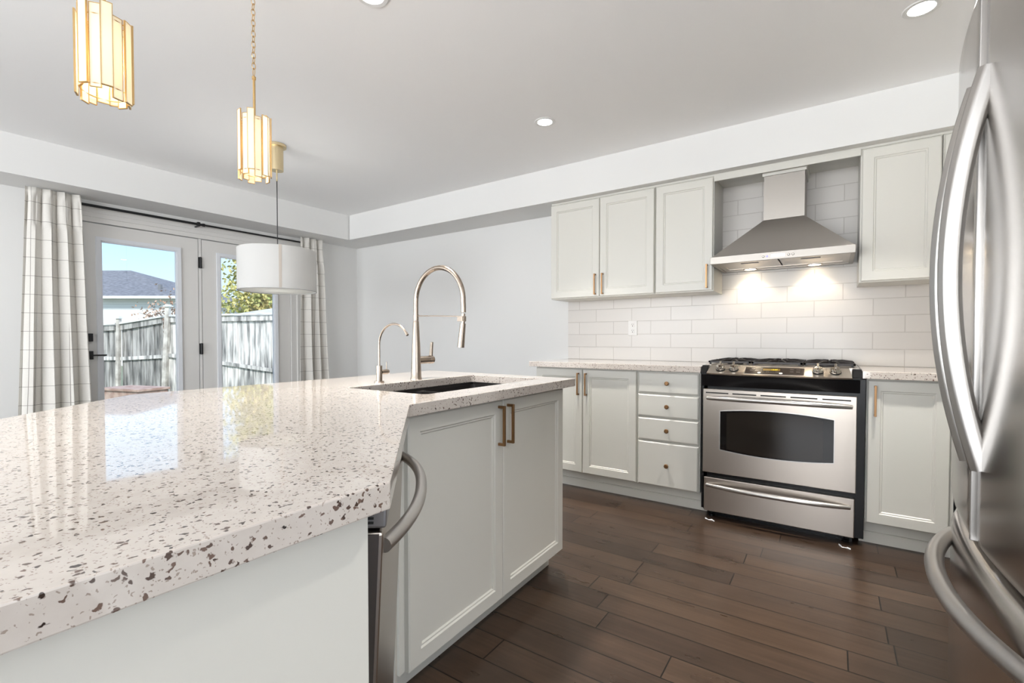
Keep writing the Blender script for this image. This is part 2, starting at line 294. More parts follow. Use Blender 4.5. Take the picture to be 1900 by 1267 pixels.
# ------------------------------------------------------------------ mesh helpers
def frame(o, dx):
    """local x along dx (horizontal), z up, y = z cross x"""
    d = Vector((dx[0], dx[1], 0)).normalized(); y = Vector((-d.y, d.x, 0))
    return Matrix(((d.x, y.x, 0, o[0]), (d.y, y.y, 0, o[1]), (0, 0, 1, o[2] if len(o) > 2 else 0), (0, 0, 0, 1)))
class MB:
    def __init__(s, T=None): s.b = bmesh.new(); s.T = T or Matrix()
    def v(s, x, y, z): return s.b.verts.new(s.T @ Vector((x, y, z)))
    def f(s, vs):
        try: return s.b.faces.new(vs)
        except ValueError: return None
    def box(s, x0, x1, y0, y1, z0, z1):
        V = [s.v(x, y, z) for z in (z0, z1) for x, y in ((x0, y0), (x1, y0), (x1, y1), (x0, y1))]
        for q in ((3, 2, 1, 0), (4, 5, 6, 7), (0, 1, 5, 4), (1, 2, 6, 5), (2, 3, 7, 6), (3, 0, 4, 7)): s.f([V[i] for i in q])
        return s
    def prism(s, poly, z0, z1, hole=None):
        if hole:
            return s._prismh(poly, z0, z1, hole)
        a = [s.v(x, y, z0) for x, y in poly]; b = [s.v(x, y, z1) for x, y in poly]; n = len(poly)
        s.f(a[::-1]); s.f(b)
        for i in range(n): s.f([a[i], a[(i + 1) % n], b[(i + 1) % n], b[i]])
        return s
    def _prismh(s, poly, z0, z1, hole):
        for z, rev in ((z0, True), (z1, False)):
            e = []
            for loop in (poly, hole):
                vs = [s.v(x, y, z) for x, y in loop]
                for i in range(len(vs)): e.append(s.b.edges.new((vs[i], vs[(i + 1) % len(vs)])))
            r = bmesh.ops.triangle_fill(s.b, use_beauty=True, use_dissolve=False, edges=e)
        for loop in (poly, hole):
            a = [s.v(x, y, z0) for x, y in loop]; b = [s.v(x, y, z1) for x, y in loop]; n = len(loop)
            for i in range(n): s.f([a[i], a[(i + 1) % n], b[(i + 1) % n], b[i]])
        return s
    def xprism(s, poly, x0, x1):
        """polygon in local (y, z) extruded along x"""
        a = [s.v(x0, y, z) for y, z in poly]; b = [s.v(x1, y, z) for y, z in poly]; n = len(poly)
        s.f(a); s.f(b[::-1])
        for i in range(n): s.f([a[i], b[i], b[(i + 1) % n], a[(i + 1) % n]])
        return s
    def yprism(s, poly, y0, y1):
        """polygon in local (x, z) extruded along y"""
        a = [s.v(x, y0, z) for x, z in poly]; b = [s.v(x, y1, z) for x, z in poly]; n = len(poly)
        s.f(a); s.f(b[::-1])
        for i in range(n): s.f([a[i], b[i], b[(i + 1) % n], a[(i + 1) % n]])
        return s
    def sweep(s, pts, prof, ref, cap=True, closed=False):
        pts = [Vector(p) for p in pts]; rings = []; n = len(pts); ref = Vector(ref)
        for i, p in enumerate(pts):
            if closed: t = pts[(i + 1) % n] - pts[i - 1]
            else: t = pts[min(i + 1, n - 1)] - pts[max(i - 1, 0)]
            t.normalize(); a = ref.cross(t)
            if a.length < 1e-6: a = t.orthogonal()
            a.normalize(); c = t.cross(a)
            pr = prof(i / (n - 1)) if callable(prof) else prof
            rings.append([s.v(*(p + a * u + c * w)) for u, w in pr])
        m = len(rings[0])
        for i in range(n if closed else n - 1):
            A, B = rings[i], rings[(i + 1) % n]
            for j in range(m): s.f([A[j], A[(j + 1) % m], B[(j + 1) % m], B[j]])
        if cap and not closed: s.f(rings[0][::-1]); s.f(rings[-1])
        return s
    def tube(s, pts, r, ref=(0, 0, 1), k=14, closed=False):
        rr = r if callable(r) else (lambda t: r)
        return s.sweep(pts, lambda t: [(rr(t) * math.cos(2 * PI * j / k), rr(t) * math.sin(2 * PI * j / k)) for j in range(k)], ref, closed=closed)
    def lathe(s, prof, c=(0, 0, 0), k=32, axis='z', cap=True):
        """prof: (radius, height) list along the axis through c"""
        rings = []
        for r, h in prof:
            ring = []
            for j in range(k):
                a = 2 * PI * j / k; u, w = r * math.cos(a), r * math.sin(a)
                q = (u, w, h) if axis == 'z' else ((h, u, w) if axis == 'x' else (w, h, u))
                ring.append(s.v(c[0] + q[0], c[1] + q[1], c[2] + q[2]))
            rings.append(ring)
        for A, B in zip(rings, rings[1:]):
            for j in range(k): s.f([A[j], A[(j + 1) % k], B[(j + 1) % k], B[j]])
        if cap: s.f(rings[0][::-1]); s.f(rings[-1])
        return s
    def rings(s, x0, x1, z0, z1, steps):
        """mitred frame profile on a face toward -y: steps = (inset, y)"""
        R_ = [[s.v(x, y, z) for x, z in ((x0 + i, z0 + i), (x1 - i, z0 + i), (x1 - i, z1 - i), (x0 + i, z1 - i))] for i, y in steps]
        for A, B in zip(R_, R_[1:]):
            for j in range(4): s.f([A[j], A[(j + 1) % 4], B[(j + 1) % 4], B[j]])
        s.f(R_[-1]); s.f(R_[0][::-1])
        return s
    def door(s, x0, x1, z0, z1, yf, t=0.02, st=0.052):
        s.rings(x0, x1, z0, z1, [(0, yf + t), (0, yf + .004), (.004, yf), (st, yf), (st + .004, yf + .005), (st + .009, yf + .005), (st + .013, yf + .010)])
        return s
    def slab(s, x0, x1, z0, z1, yf, t=0.02, c=.008):
        s.rings(x0, x1, z0, z1, [(0, yf + t), (0, yf + .008), (c, yf + .001), (c + .003, yf)])
        return s
    def build(s, name, mat, parent=None, smooth=None, bevel=0, solid=0, sub=0):
        bmesh.ops.remove_doubles(s.b, verts=s.b.verts, dist=1e-6)
        if parent is not None:
            M = Matrix(); p = parent
            while p is not None: M = p.matrix_basis @ M; p = p.parent
            bmesh.ops.transform(s.b, matrix=M.inverted(), verts=s.b.verts)
        if not solid: bmesh.ops.recalc_face_normals(s.b, faces=s.b.faces)
        me = bpy.data.meshes.new(name); s.b.to_mesh(me); s.b.free()
        o = bpy.data.objects.new(name, me); C.objects.link(o)
        for m in (mat if isinstance(mat, (list, tuple)) else [mat]): me.materials.append(m)
        if parent is not None: o.parent = parent
        if smooth is not None:
            for p_ in me.polygons: p_.use_smooth = True
            me.set_sharp_from_angle(angle=math.radians(smooth))
        if solid:
            q = o.modifiers.new('solid', 'SOLIDIFY'); q.thickness = solid; q.offset = 0
        if bevel:
            q = o.modifiers.new('bevel', 'BEVEL'); q.width = bevel; q.segments = 2; q.limit_method = 'ANGLE'; q.angle_limit = math.radians(40)
        if sub:
            q = o.modifiers.new('sub', 'SUBSURF'); q.levels = sub; q.render_levels = sub
        return o
def thing(name, label, cat, loc=(0, 0, 0), group=None):
    o = bpy.data.objects.new(name, None); C.objects.link(o); o.location = loc; o.empty_display_size = .05
    o['label'] = label; o['category'] = cat
    if group: o['group'] = group
    return o
def tag(o, label=None, cat=None, group=None, kind=None):
    if label: o['label'] = label
    if cat: o['category'] = cat
    if group: o['group'] = group
    if kind: o['kind'] = kind
    return o
def struct(name, mb, mat, parent=None, **k):
    o = mb.build(name, mat, parent, **k); o['kind'] = 'structure'; return o
def copy_thing(root, delta, label=None, group=None):
    def cp(o, par):
        c = o.copy(); C.objects.link(c)
        if par is not None: c.parent = par
        for ch in [x for x in bpy.data.objects if x.parent == o]: cp(ch, c)
        return c
    kids = list(bpy.data.objects)
    c = cp(root, None); c.location = root.location + Vector(delta)
    if label: c['label'] = label
    if group: c['group'] = group
    return c
def text(name, s, size, T, mat, parent, ext=0.0004):
    cu = bpy.data.curves.new(name, 'FONT'); cu.body = s; cu.size = size; cu.extrude = ext; cu.align_x = 'CENTER'; cu.align_y = 'CENTER'
    tmp = bpy.data.objects.new('tmp', cu); C.objects.link(tmp)
    dg = bpy.context.evaluated_depsgraph_get(); me = bpy.data.meshes.new_from_object(tmp.evaluated_get(dg))
    bpy.data.objects.remove(tmp)
    b = MB(); b.b.from_mesh(me); bmesh.ops.transform(b.b, matrix=T, verts=b.b.verts)
    return b.build(name, mat, parent)
# face toward -y: x right, z up
FACE = Matrix(((1, 0, 0, 0), (0, 0, -1, 0), (0, 1, 0, 0), (0, 0, 0, 1)))

# ------------------------------------------------------------------ room shell
ZC, ZS, YW = 2.443, 2.178, 3.68          # ceiling, soffit underside, range wall
th = math.radians(1.99)
D = (-math.sin(th), -math.cos(th))
TW = frame((-4.776, YW, 0), D)            # door wall: local x runs toward the camera, local y into the room
def wl(s, y=0): p = TW @ Vector((s, y, 0)); return (p.x, p.y)
struct('floor', MB().box(-5.25, 4.2, -4.6, 3.85, -.06, 0), FLOOR)
struct('ceiling', MB().box(-5.25, 4.2, -4.6, 3.85, ZC, ZC + .08), CEIL)
struct('wall_range', MB().box(-4.776, 1.3, YW, YW + .15, 0, ZC), WALL)
m = MB()
m.box(1.1, 1.25, .60, YW, 0, ZC); m.box(1.25, 4.0, .60, .75, 0, ZC)
m.box(4.0, 4.15, 0, .75, 0, ZC); m.box(4.0, 4.15, -4.6, -2.8, 0, ZC); m.box(4.0, 4.15, -2.8, 0, 0, .35); m.box(4.0, 4.15, -2.8, 0, 2.25, ZC)
struct('wall_right', m, WALL)
m = MB()
for x0, x1 in ((-5.25, -4.2), (-1.8, -1.3), (1.1, 4.0)): m.box(x0, x1, -4.6, -4.45, 0, ZC)
for x0, x1 in ((-4.2, -1.8), (-1.3, 1.1)): m.box(x0, x1, -4.6, -4.45, 0, .35); m.box(x0, x1, -4.6, -4.45, 2.3, ZC)
struct('wall_rear', m, WALL)
m = MB(TW)
m.box(-.15, .77, -.15, 0, 0, ZC); m.box(2.63, 4.1, -.15, 0, 0, ZC); m.box(6.0, 8.3, -.15, 0, 0, ZC); m.box(4.1, 6.0, -.15, 0, 0, .35); m.box(4.1, 6.0, -.15, 0, 2.25, ZC); m.box(.77, 2.63, -.15, 0, 2.03, ZC)
struct('wall_left', m, WALL)
# dropped soffits
struct('trim_1', MB().box(-4.405, 1.1, 3.30, YW, ZS, ZC), WALL)
m = MB(TW); m.box(0, 8.2, 0, .372, ZS, ZC); struct('trim_2', m, WALL)
# baseboards
m = MB(); m.box(-4.75, -1.92, YW - .014, YW, 0, .1); m.box(-4.75, -1.92, YW - .009, YW, .1, .118); struct('baseboard_range', m, TRIM)
m = MB(TW); m.box(0, .70, 0, .014, 0, .115); m.box(2.71, 8, 0, .014, 0, .115); struct('baseboard_left', m, TRIM)

# door casing (jamb, mullion, head, stepped casing)
m = MB(TW)
m.box(.77, .83, -.15, .006, 0, 2.03); m.box(2.57, 2.63, -.15, .006, 0, 2.03); m.box(.77, 2.63, -.15, .006, 2.012, 2.05)
for a, b_, y in ((.70, .77, .016), (.725, .768, .022), (2.63, 2.70, .016), (2.632, 2.675, .022)): m.box(a, b_, 0, y, 0, 2.09)
m.box(.70, 2.70, 0, .016, 2.05, 2.12); m.box(.69, 2.71, 0, .024, 2.085, 2.10); m.box(.68, 2.72, 0, .03, 2.12, 2.135)
m.box(.83, 2.57, -.12, .004, -.0, .02)
struct('trim_3', m, DOORW)
m = MB(TW); m.box(1.678, 1.700, -.12, -.010, .02, 2.010); struct('trim_5', m, DOORW)
def patio_door(n, s0, s1, g0, g1):
    gz0, gz1 = .27, 1.872
    m = MB(TW)
    for a, b_, c, d in ((s0, g0, .02, 2.005), (g1, s1, .02, 2.005), (g0, g1, .02, gz0), (g0, g1, gz1, 2.005)): m.box(a, b_, -.06, -.012, c, d)
    o = struct('door_%d' % n, m, DOORW)
    m = MB(TW)   # raised glazing frame
    w = .03
    for y0, y1, w0, w1 in ((-.012, .002, -.004, w), (-.012, -.004, .0, -.008)):
        a, b_, c, d = g0 - w0 if w0 > 0 else g0, 0, 0, 0
    for a, b_, c, d in ((g0 - w, g0, gz0 - w, gz1 + w), (g1, g1 + w, gz0 - w, gz1 + w), (g0, g1, gz0 - w, gz0), (g0, g1, gz1, gz1 + w)): m.box(a, b_, -.012, .003, c, d)
    i = .009
    for a, b_, c, d in ((g0, g0 + i, gz0, gz1), (g1 - i, g1, gz0, gz1), (g0, g1, gz0, gz0 + i), (g0, g1, gz1 - i, gz1)): m.box(a, b_, -.03, -.006, c, d)
    m.build('glazing_frame', DOORF, o, bevel=.003)['kind'] = 'structure'
    m = MB(TW); m.box(g0, g1, -.038, -.033, gz0, gz1); q = m.build('glass_pane', GLASS, o); q['kind'] = 'structure'
    return o
m = MB(TW)
for a, b_, c, d in ((4.03, 4.12, .28, 2.32), (5.98, 6.07, .28, 2.32), (4.12, 5.98, .28, .37), (4.12, 5.98, 2.23, 2.32), (5.03, 5.07, .37, 2.23)): m.box(a, b_, -.10, .015, c, d)
wn_ = struct('window_added', m, TRIM); m = MB(TW); m.box(4.12, 5.98, -.07, -.065, .37, 2.23); m.build('added_pane', GLASS, wn_)['kind'] = 'structure'  # unseen window, added to carry the left fill light
d1 = patio_door(1, 1.705, 2.565, 1.873, 2.400)
d2 = patio_door(2, .835, 1.673, 1.000, 1.521)
m = MB(TW); m.box(2.458, 2.524, -.012, .012, 1.064, 1.128); m.build('deadbolt', BLACK, d1, bevel=.002)
m = MB(TW); m.box(2.458, 2.524, -.012, .010, .922, .988)
m.tube([(2.491, .005, .955), (2.491, .05, .955)], .010, ref=(0, 0, 1)); m.box(2.385, 2.50, .044, .054, .949, .961)
m.build('door_handle', BLACK, d1, bevel=.001)
for z in (1.79, .995, .24):
    m = MB(TW); m.box(1.676, 1.705, -.006, .001, z - .05, z + .05); m.tube([(1.690, .004, z - .052), (1.690, .004, z + .052)], .007, ref=(1, 0, 0))
    m.build('hinge', BLACK, d1)

# ------------------------------------------------------------------ curtain rod, curtains
rod = thing('curtain_rod', 'thin black curtain rod above the glazed patio doors', 'curtain rod', (*wl(1.7, .1), 2.122))
m = MB(TW); m.tube([(.58, .085, 2.122), (1.72, .085, 2.122)], .0085, ref=(0, 0, 1)); m.tube([(1.70, .085, 2.122), (2.78, .085, 2.122)], .0105, ref=(0, 0, 1)); m.build('rod', BLACK, rod, smooth=40)
m = MB(TW); m.box(1.72, 1.745, 0, .01, 2.07, 2.135); m.box(1.726, 1.739, 0, .10, 2.102, 2.112); m.box(1.722, 1.743, .07, .10, 2.104, 2.140); m.build('bracket', BLACK, rod, bevel=.001)
for s, r in ((1.69, .0145), (.57, .012), (2.79, .012)):
    m = MB(TW); m.lathe([(.001, -.012), (r, -.008), (r, .008), (.001, .012)], (s, .085, 2.122), 16, 'x'); m.build('finial', BLACK, rod, smooth=40)
def curtain(name, label, s_top, s_bot, W_, folds, phase, seed):
    rnd = random.Random(seed)
    NT, NZ = 150, 60; z0, z1 = .02, 2.168
    amp = [rnd.uniform(.75, 1.25) for _ in range(12)]; dr = [rnd.uniform(-.5, .5) for _ in range(12)]
    me = bpy.data.meshes.new(name); vs = []; fs = []; uv = []
    for j in range(NZ + 1):
        v = j / NZ; z = z0 + (z1 - z0) * v
        top = max(0, (v - .86) / .14)
        for i in range(NT + 1):
            t = i / NT; k = int(t * folds * 1.0001) % 12
            ph = 2 * PI * folds * t + phase + dr[k] * .6 * (1 - v) + 0.5 * math.sin(3 * v + k)
            A = (.030 + .018 * (1 - v)) * amp[k] * (1 - .35 * top) * (0.55 if t > .72 else 1)
            a0, a1 = s_top; b0, b1 = s_bot
            w = v ** .8
            lo = b0 + (a0 - b0) * w; hi = b1 + (a1 - b1) * w
            s = lo + (hi - lo) * t + .35 * A * math.sin(2 * ph + .6) * (1 if .03 < t < .97 else 0)
            y = .142 + A * math.sin(ph) + (.004 * math.sin(20 * t + 9 * v) if j < NZ else 0)
            # pinch of the pleats below the rod
            if .88 < v < .97: y += .010 * math.cos(2 * ph)
            p = TW @ Vector((s, max(y, .100 if z > 2.0 else .03), z)); vs.append(p); uv.append((t * W_ + .04, (z - z0) + .07))
    for j in range(NZ):
        for i in range(NT):
            a = j * (NT + 1) + i; fs.append((a, a + 1, a + NT + 2, a + NT + 1))
    r = Vector((*wl(sum(s_top) / 2, .105), .02))
    me.from_pydata([tuple(p - r) for p in vs], [], fs)
    u = me.uv_layers.new(name='UVMap')
    for l in me.loops: u.data[l.index].uv = uv[l.vertex_index]
    for p in me.polygons: p.use_smooth = True
    me.materials.append(LINEN)
    o = bpy.data.objects.new(name, me); C.objects.link(o); o.location = r
    q = o.modifiers.new('solid', 'SOLIDIFY'); q.thickness = .0012
    return tag(o, label, 'curtain', 'windowpane check curtains')
curtain('curtain', 'cream checked curtain panel at the far left, beside the door handle', (2.545, 2.84), (2.49, 2.925), .80, 3.9, 0.4, 3)
curtain('curtain', 'cream checked curtain panel behind the white drum lamp', (.555, .80), (.465, .845), .66, 3.2, 1.2, 11)

# ------------------------------------------------------------------ cabinets
def pull(T, x, zc, L, yf, parent, out=.030, w=.010):
    m = MB(T)
    m.box(x - w / 2, x + w / 2, yf - out, yf - out + .009, zc - L / 2, zc + L / 2)
    for s in (-1, 1):
        z = zc + s * (L / 2 - w / 2); m.box(x - w / 2, x + w / 2, yf - out + .005, yf, z - w / 2, z + w / 2)
    return m.build('handle', BRASS, parent, bevel=.0008)
def knob(x, z, yf, parent):
    m = MB(); m.lathe([(.006, 0), (.005, -.010), (.0135, -.016), (.0145, -.020), (.0145, -.024), (.010, -.027), (.001, -.027)], (x, yf, z), 8, 'y')
    return m.build('knob', BRASS, parent, smooth=30)
def carcass(m, x0, x1, y0, y1, z0, z1, t=.018, front=True):
    m.box(x0, x0 + t, y0, y1, z0, z1); m.box(x1 - t, x1, y0, y1, z0, z1)
    m.box(x0 + t, x1 - t, y0, y1, z0, z0 + t); m.box(x0 + t, x1 - t, y0, y1, z1 - t, z1); m.box(x0 + t, x1 - t, y1 - .006, y1, z0 + t, z1 - t)
    if front: m.box(x0 + t, x1 - t, y0, y0 + .012, z0 + t, z1 - t)
def cabinet(name, label, x0, x1, y0, z0, z1, doors, depth=.30, group=None, toe=False, yb=YW, T=None):
    yf = y0
    c = thing(name, label, 'cabinet', ((x0 + x1) / 2, y0, 0 if toe else z0), group)
    m = MB(T); carcass(m, x0, x1, y0 + .02, yb - (.012 if not toe else .03), z0, z1); m.build('body', CAB, c, bevel=.0008)
    for a, b_, hx, hz in doors:
        m = MB(T); m.door(a, b_, z0 + .006, z1 - .008, yf); d = m.build('door', CAB, c)
        if hx is not None: pull(T, hx, hz, .158, yf, d)
    return c
YU = 3.355
cabinet('wall_cabinet', 'pale double-door wall cabinet at the left end, over the outlet', -1.903, -1.056, YU, 1.405, 2.165,
        [(-1.899, -1.4795, -1.508, 1.503), (-1.4745, -1.060, -1.447, 1.503)], group='wall cabinets')
cabinet('wall_cabinet', 'pale single-door wall cabinet touching the left side of the range hood', -1.053, -.662, YU, 1.405, 2.165,
        [(-1.047, -.668, -.700, 1.503)], group='wall cabinets')
cabinet('wall_cabinet', 'pale single-door wall cabinet right of the range hood', .122, .472, YU, 1.405, 2.165,
        [(.130, .467, .440, 1.503)], group='wall cabinets')
cabinet('wall_cabinet', 'pale wall cabinet at the far right, mostly hidden by the refrigerator', .475, .80, YU, 1.405, 2.165,
        [(.480, .795, .508, 1.503)], group='wall cabinets')
# trim over the hood gap and crown strip
m = MB(); m.box(-.662, .122, 3.357, 3.375, 2.128, 2.165); tag(m.build('valance_board', CAB, bevel=.001), 'narrow pale board bridging the gap above the range hood', 'valance')
m = MB(); m.box(-1.900, .80, 3.368, YW, 2.165, ZS - .0005); struct('trim_4', m, CAB)
# base cabinets
YB = 3.06
def base(name, label, x0, x1, doors, group='base cabinets along the range wall'):
    return cabinet(name, label, x0, x1, YB, .118, .874, doors, group=group, toe=True)
b1 = base('base_cabinet', 'pale double-door base cabinet left of the drawer stack', -1.862, -1.073, [(-1.858, -1.476, -1.503, .762), (-1.471, -1.079, -1.443, .762)])
b2 = thing('drawer_cabinet', 'pale four-drawer base cabinet left of the stove', 'cabinet', (-.87, YB, 0), 'base cabinets along the range wall')
m = MB(); carcass(m, -1.072, -.674, YB + .02, YW - .03, .118, .874); m.build('body', CAB, b2, bevel=.0008)
for z0, z1 in ((.728, .866), (.573, .721), (.418, .566), (.120, .411)):
    m = MB(); m.slab(-1.067, -.679, z0, z1, YB); d = m.build('drawer', CAB, b2); knob(-.873, (z0 + z1) / 2, YB, d)
b3 = base('base_cabinet', 'pale single-door base cabinet right of the stove', .150, .495, [(.156, .477, .186, .762)])
m = MB(); m.box(-1.862, -.640, 3.135, 3.150, 0, .118); m.box(-1.862, -.640, 3.122, 3.135, 0, .058)
tag(m.build('toe_kick', CAB), 'pale toe board below the cabinets left of the stove', 'toe board')
m = MB(); m.box(.150, .56, 3.135, 3.150, 0, .118); m.box(.128, .56, 3.122, 3.135, 0, .058)
tag(m.build('toe_kick', CAB), 'pale toe board below the cabinet right of the stove', 'toe board')
# run along the right wall (mostly behind the refrigerator): faces -x
TR = frame((.515, 3.055, 0), (0, -1))
c = thing('base_cabinet', 'pale base cabinet in the right corner behind the refrigerator', 'cabinet', (.8, 2.4, 0), 'cabinets on the right wall')
m = MB(TR); carcass(m, 0, 1.40, .02, .56, .118, .874); m.box(0, 1.40, .09, .105, 0, .118); m.build('body', CAB, c, bevel=.0008)
for a in (.04, .72):
    m = MB(TR); m.door(a, a + .62, .124, .866, 0); d = m.build('door', CAB, c); pull(TR, a + (.59 if a < .5 else .03), .762, .158, 0, d)
TR2 = frame((.80, 3.345, 0), (0, -1))
c = thing('wall_cabinet', 'pale wall cabinet on the right wall above the corner counter', 'cabinet', (.95, 2.5, 1.405), 'cabinets on the right wall')
m = MB(TR2); carcass(m, 0, 1.60, .02, .285, 1.405, 2.165); m.build('body', CAB, c, bevel=.0008)
for a in (.02, .81):
    m = MB(TR2); m.door(a, a + .77, 1.411, 2.157, 0); d = m.build('door', CAB, c); pull(TR2, a + (.74 if a < .5 else .03), 1.503, .158, 0, d)

# countertops on the range wall
def slabtop(name, poly, z0, z1, label, hole=None):
    m = MB(); m.prism(poly, z0, z1, hole); o = m.build(name, QUARTZ, bevel=.002); return tag(o, label, 'countertop')
slabtop('countertop', [(-1.905, 3.03), (-.664, 3.03), (-.664, YW - .009), (-1.905, YW - .009)], .8755, .914, 'speckled pale quartz worktop left of the stove')
slabtop('countertop', [(.131, 3.03), (.485, 3.03), (.485, 1.64), (1.095, 1.64), (1.095, YW - .009), (.131, YW - .009)], .8755, .914, 'speckled pale quartz worktop right of the stove')
# tiled splashback
m = MB(); m.box(-1.905, 1.10, YW - .008, YW + .001, .9145, ZS)
o = m.build('backsplash', TILE); tag(o, 'white glossy subway tile splashback behind the stove', 'backsplash'); o['kind'] = 'structure'
# outlet
o = thing('wall_outlet', 'white duplex power outlet on the tiled splashback', 'outlet', (-1.325, YW - .009, 1.17))
m = MB(); m.box(-1.362, -1.288, YW - .014, YW - .009, 1.112, 1.230); m.build('cover_plate', PLASW, o, bevel=.002)
for z in (1.196, 1.148):
    m = MB(); m.box(-1.341, -1.309, YW - .0165, YW - .0138, z - .017, z + .017); s_ = m.build('socket', PLASW, o, bevel=.001)
    m = MB()
    for dx in (-.006, .006): m.box(-1.325 + dx - .001, -1.325 + dx + .001, YW - .0169, YW - .0163, z + .001, z + .010)
    m.box(-1.328, -1.322, YW - .0169, YW - .0163, z - .011, z - .005); m.build('slot', BLK, s_)

# ------------------------------------------------------------------ range hood
HX0, HX1, HY = -.650, .100, 3.20
h = thing('range_hood', 'stainless pyramid range hood with a chimney over the stove', 'range hood', (-.275, 3.44, 1.555))
cx0, cx1, cy = -.372, -.150, 3.40
m = MB(); m.box(cx0, cx1, cy, YW - .01, 1.838, 2.118); m.build('chimney', STEELR, h)
m = MB(); m.box(cx0 - .008, cx1 + .008, cy - .012, YW - .01, 2.112, 2.150); m.box(cx0 - .014, cx1 + .014, cy - .018, YW - .01, 2.138, 2.165); m.build('chimney_collar', CAB, h)
yb = YW - .01
m = MB()
lo = [(HX0 + .004, HY + .012, 1.600), (HX1 - .004, HY + .012, 1.600), (HX1 - .004, yb, 1.600), (HX0 + .004, yb, 1.600)]
hi = [(cx0, cy, 1.838), (cx1, cy, 1.838), (cx1, yb, 1.838), (cx0, yb, 1.838)]
A = [m.v(*p) for p in lo]; B = [m.v(*p) for p in hi]
for i in range(4): m.f([A[i], A[(i + 1) % 4], B[(i + 1) % 4], B[i]])
m.f(B); m.f(A[::-1]); m.build('canopy', STEELH, h)
m = MB(); t = .003
m.box(HX0, HX1, HY, HY + .014, 1.556, 1.601); m.box(HX0, HX0 + .02, HY + .014, yb, 1.556, 1.601); m.box(HX1 - .02, HX1, HY + .014, yb, 1.556, 1.601); m.box(HX0 + .02, HX1 - .02, yb - .03, yb, 1.556, 1.601)
m.build('rim', STEELR, h, bevel=.0015)
for x0, x1 in ((HX0 + .055, -.279), (-.271, HX1 - .055)):
    m = MB(); m.box(x0, x1, HY + .03, 3.55, 1.562, 1.568); f_ = m.build('grease_filter', STEELX, h)
    xc = (x0 + x1) / 2
    m = MB(); m.box(xc - .05, xc + .05, 3.30, 3.322, 1.559, 1.562); m.build('filter_latch', BLK if False else PLASG, f_)
m = MB(); m.box(HX0 + .02, HX1 - .02, 3.55, yb - .03, 1.560, 1.570); m.box(HX0 + .02, HX0 + .055, HY + .014, 3.55, 1.560, 1.57); m.box(HX1 - .055, HX1 - .02, HY + .014, 3.55, 1.56, 1.57); m.box(HX0 + .055, HX1 - .055, HY + .014, HY + .03, 1.56, 1.57); m.build('underside', STEELX, h)
for x in (-.47, -.10):
    m = MB(); m.lathe([(.001, 0), (.034, 0), (.036, .003)], (x, 3.59, 1.5565), 24); l_ = m.build('hood_lamp', HLAMP, h)
    m = MB(); m.lathe([(.036, 0), (.044, .0), (.044, .004), (.036, .004)], (x, 3.59, 1.5560), 24, cap=False); m.build('lamp_ring', STEELX, l_, smooth=30)
    L = bpy.data.lights.new('hood_spot', 'SPOT'); L.energy = 2.0; L.color = (1, .84, .62); L.spot_size = math.radians(112); L.spot_blend = .35; L.shadow_soft_size = .02
    lo_ = bpy.data.objects.new('hood_spot', L); C.objects.link(lo_); lo_.location = (x, 3.59, 1.548); lo_.rotation_euler = (math.radians(6), 0, 0)
zc = 1.578
m = MB(); m.box(-.310, -.236, HY - .002, HY + .002, zc - .009, zc + .009); ds = m.build('display', LCD, h)
text('clock_digits', '12:07', .013, Matrix.Translation((-.268, HY - .0024, zc)) @ FACE, LCDT, ds)
for x, mt in ((-.350, PLASG), (-.330, BLUE), (-.218, PLASG), (-.196, PLASG)):
    m = MB(); m.lathe([(.0055, .001), (.0055, -.003), (.004, -.0045), (.001, -.0045)], (x, HY, zc - .001), 16, 'y'); m.build('button', mt if mt is BLUE else STEELX, h, smooth=30)
    if mt is not BLUE:
        m = MB(); m.lathe([(.0068, .0), (.0068, -.001), (.0055, -.001)], (x, HY, zc - .001), 16, 'y', cap=False); m.build('button_ring', BLK, h)

# ------------------------------------------------------------------ stove
st = thing('stove', 'stainless slide-in gas stove with oven and lower drawer', 'stove', (-.267, 3.3, 0))
RX0, RX1, RY = -.643, .109, 3.0
XC = (RX0 + RX1) / 2
m = MB(); m.box(RX0 - .012, RX0 + .02, 3.03, 3.64, .05, .87); m.box(RX1 - .02, RX1 + .036, 3.035, 3.64, .04, .87); m.box(RX0, RX1, 3.045, 3.64, .05, .87); m.build('body', BLACKG, st)
m = MB(); m.box(RX0, RX1, 3.03, 3.045, .045, .80); m.box(RX0 + .02, RX1 - .01, 3.08, 3.10, 0.0, .06); m.build('front_frame', BLACKG, st)
# oven door with the arched window
def arch(x0, x1, z0, z1, b_, r=.012, n=14):
    pts = []
    for i in range(n + 1):
        t = i / n; pts.append((x0 + (x1 - x0) * t, z1 + b_ * (1 - (2 * t - 1) ** 2)))
    for i in range(n + 1):
        t = 1 - i / n; pts.append((x0 + (x1 - x0) * t, z0 - b_ * (1 - (2 * t - 1) ** 2)))
    return pts
dr = MB(); dr.box(RX0, RX1, RY, RY + .028, .280, .783); dr = dr.build('oven_door', STEELX, st, bevel=.003)
m = MB(); m.yprism(arch(-.549, .016, .423, .657, .020), RY - .0035, RY + .001); m.build('window_rim', HANDLE, dr)
m = MB(); m.yprism(arch(-.545, .012, .427, .653, .019), RY - .0045, RY - .001); wg = m.build('oven_window', DGLASS, dr)
m = MB(); m.yprism(arch(-.510, -.035, .433, .647, .018), RY - .0048, RY - .004)
o = m.build('inner_window', pbr('oven_inner_glass', (.020, .016, .013), .10, 0, spec=.4), wg)
for i in range(5):
    a = RX0 + .016 + i * .1465; m = MB(); m.box(a, a + .125, RY - .0012, RY + .001, .757, .764); m.build('vent_slot', BLK, dr)
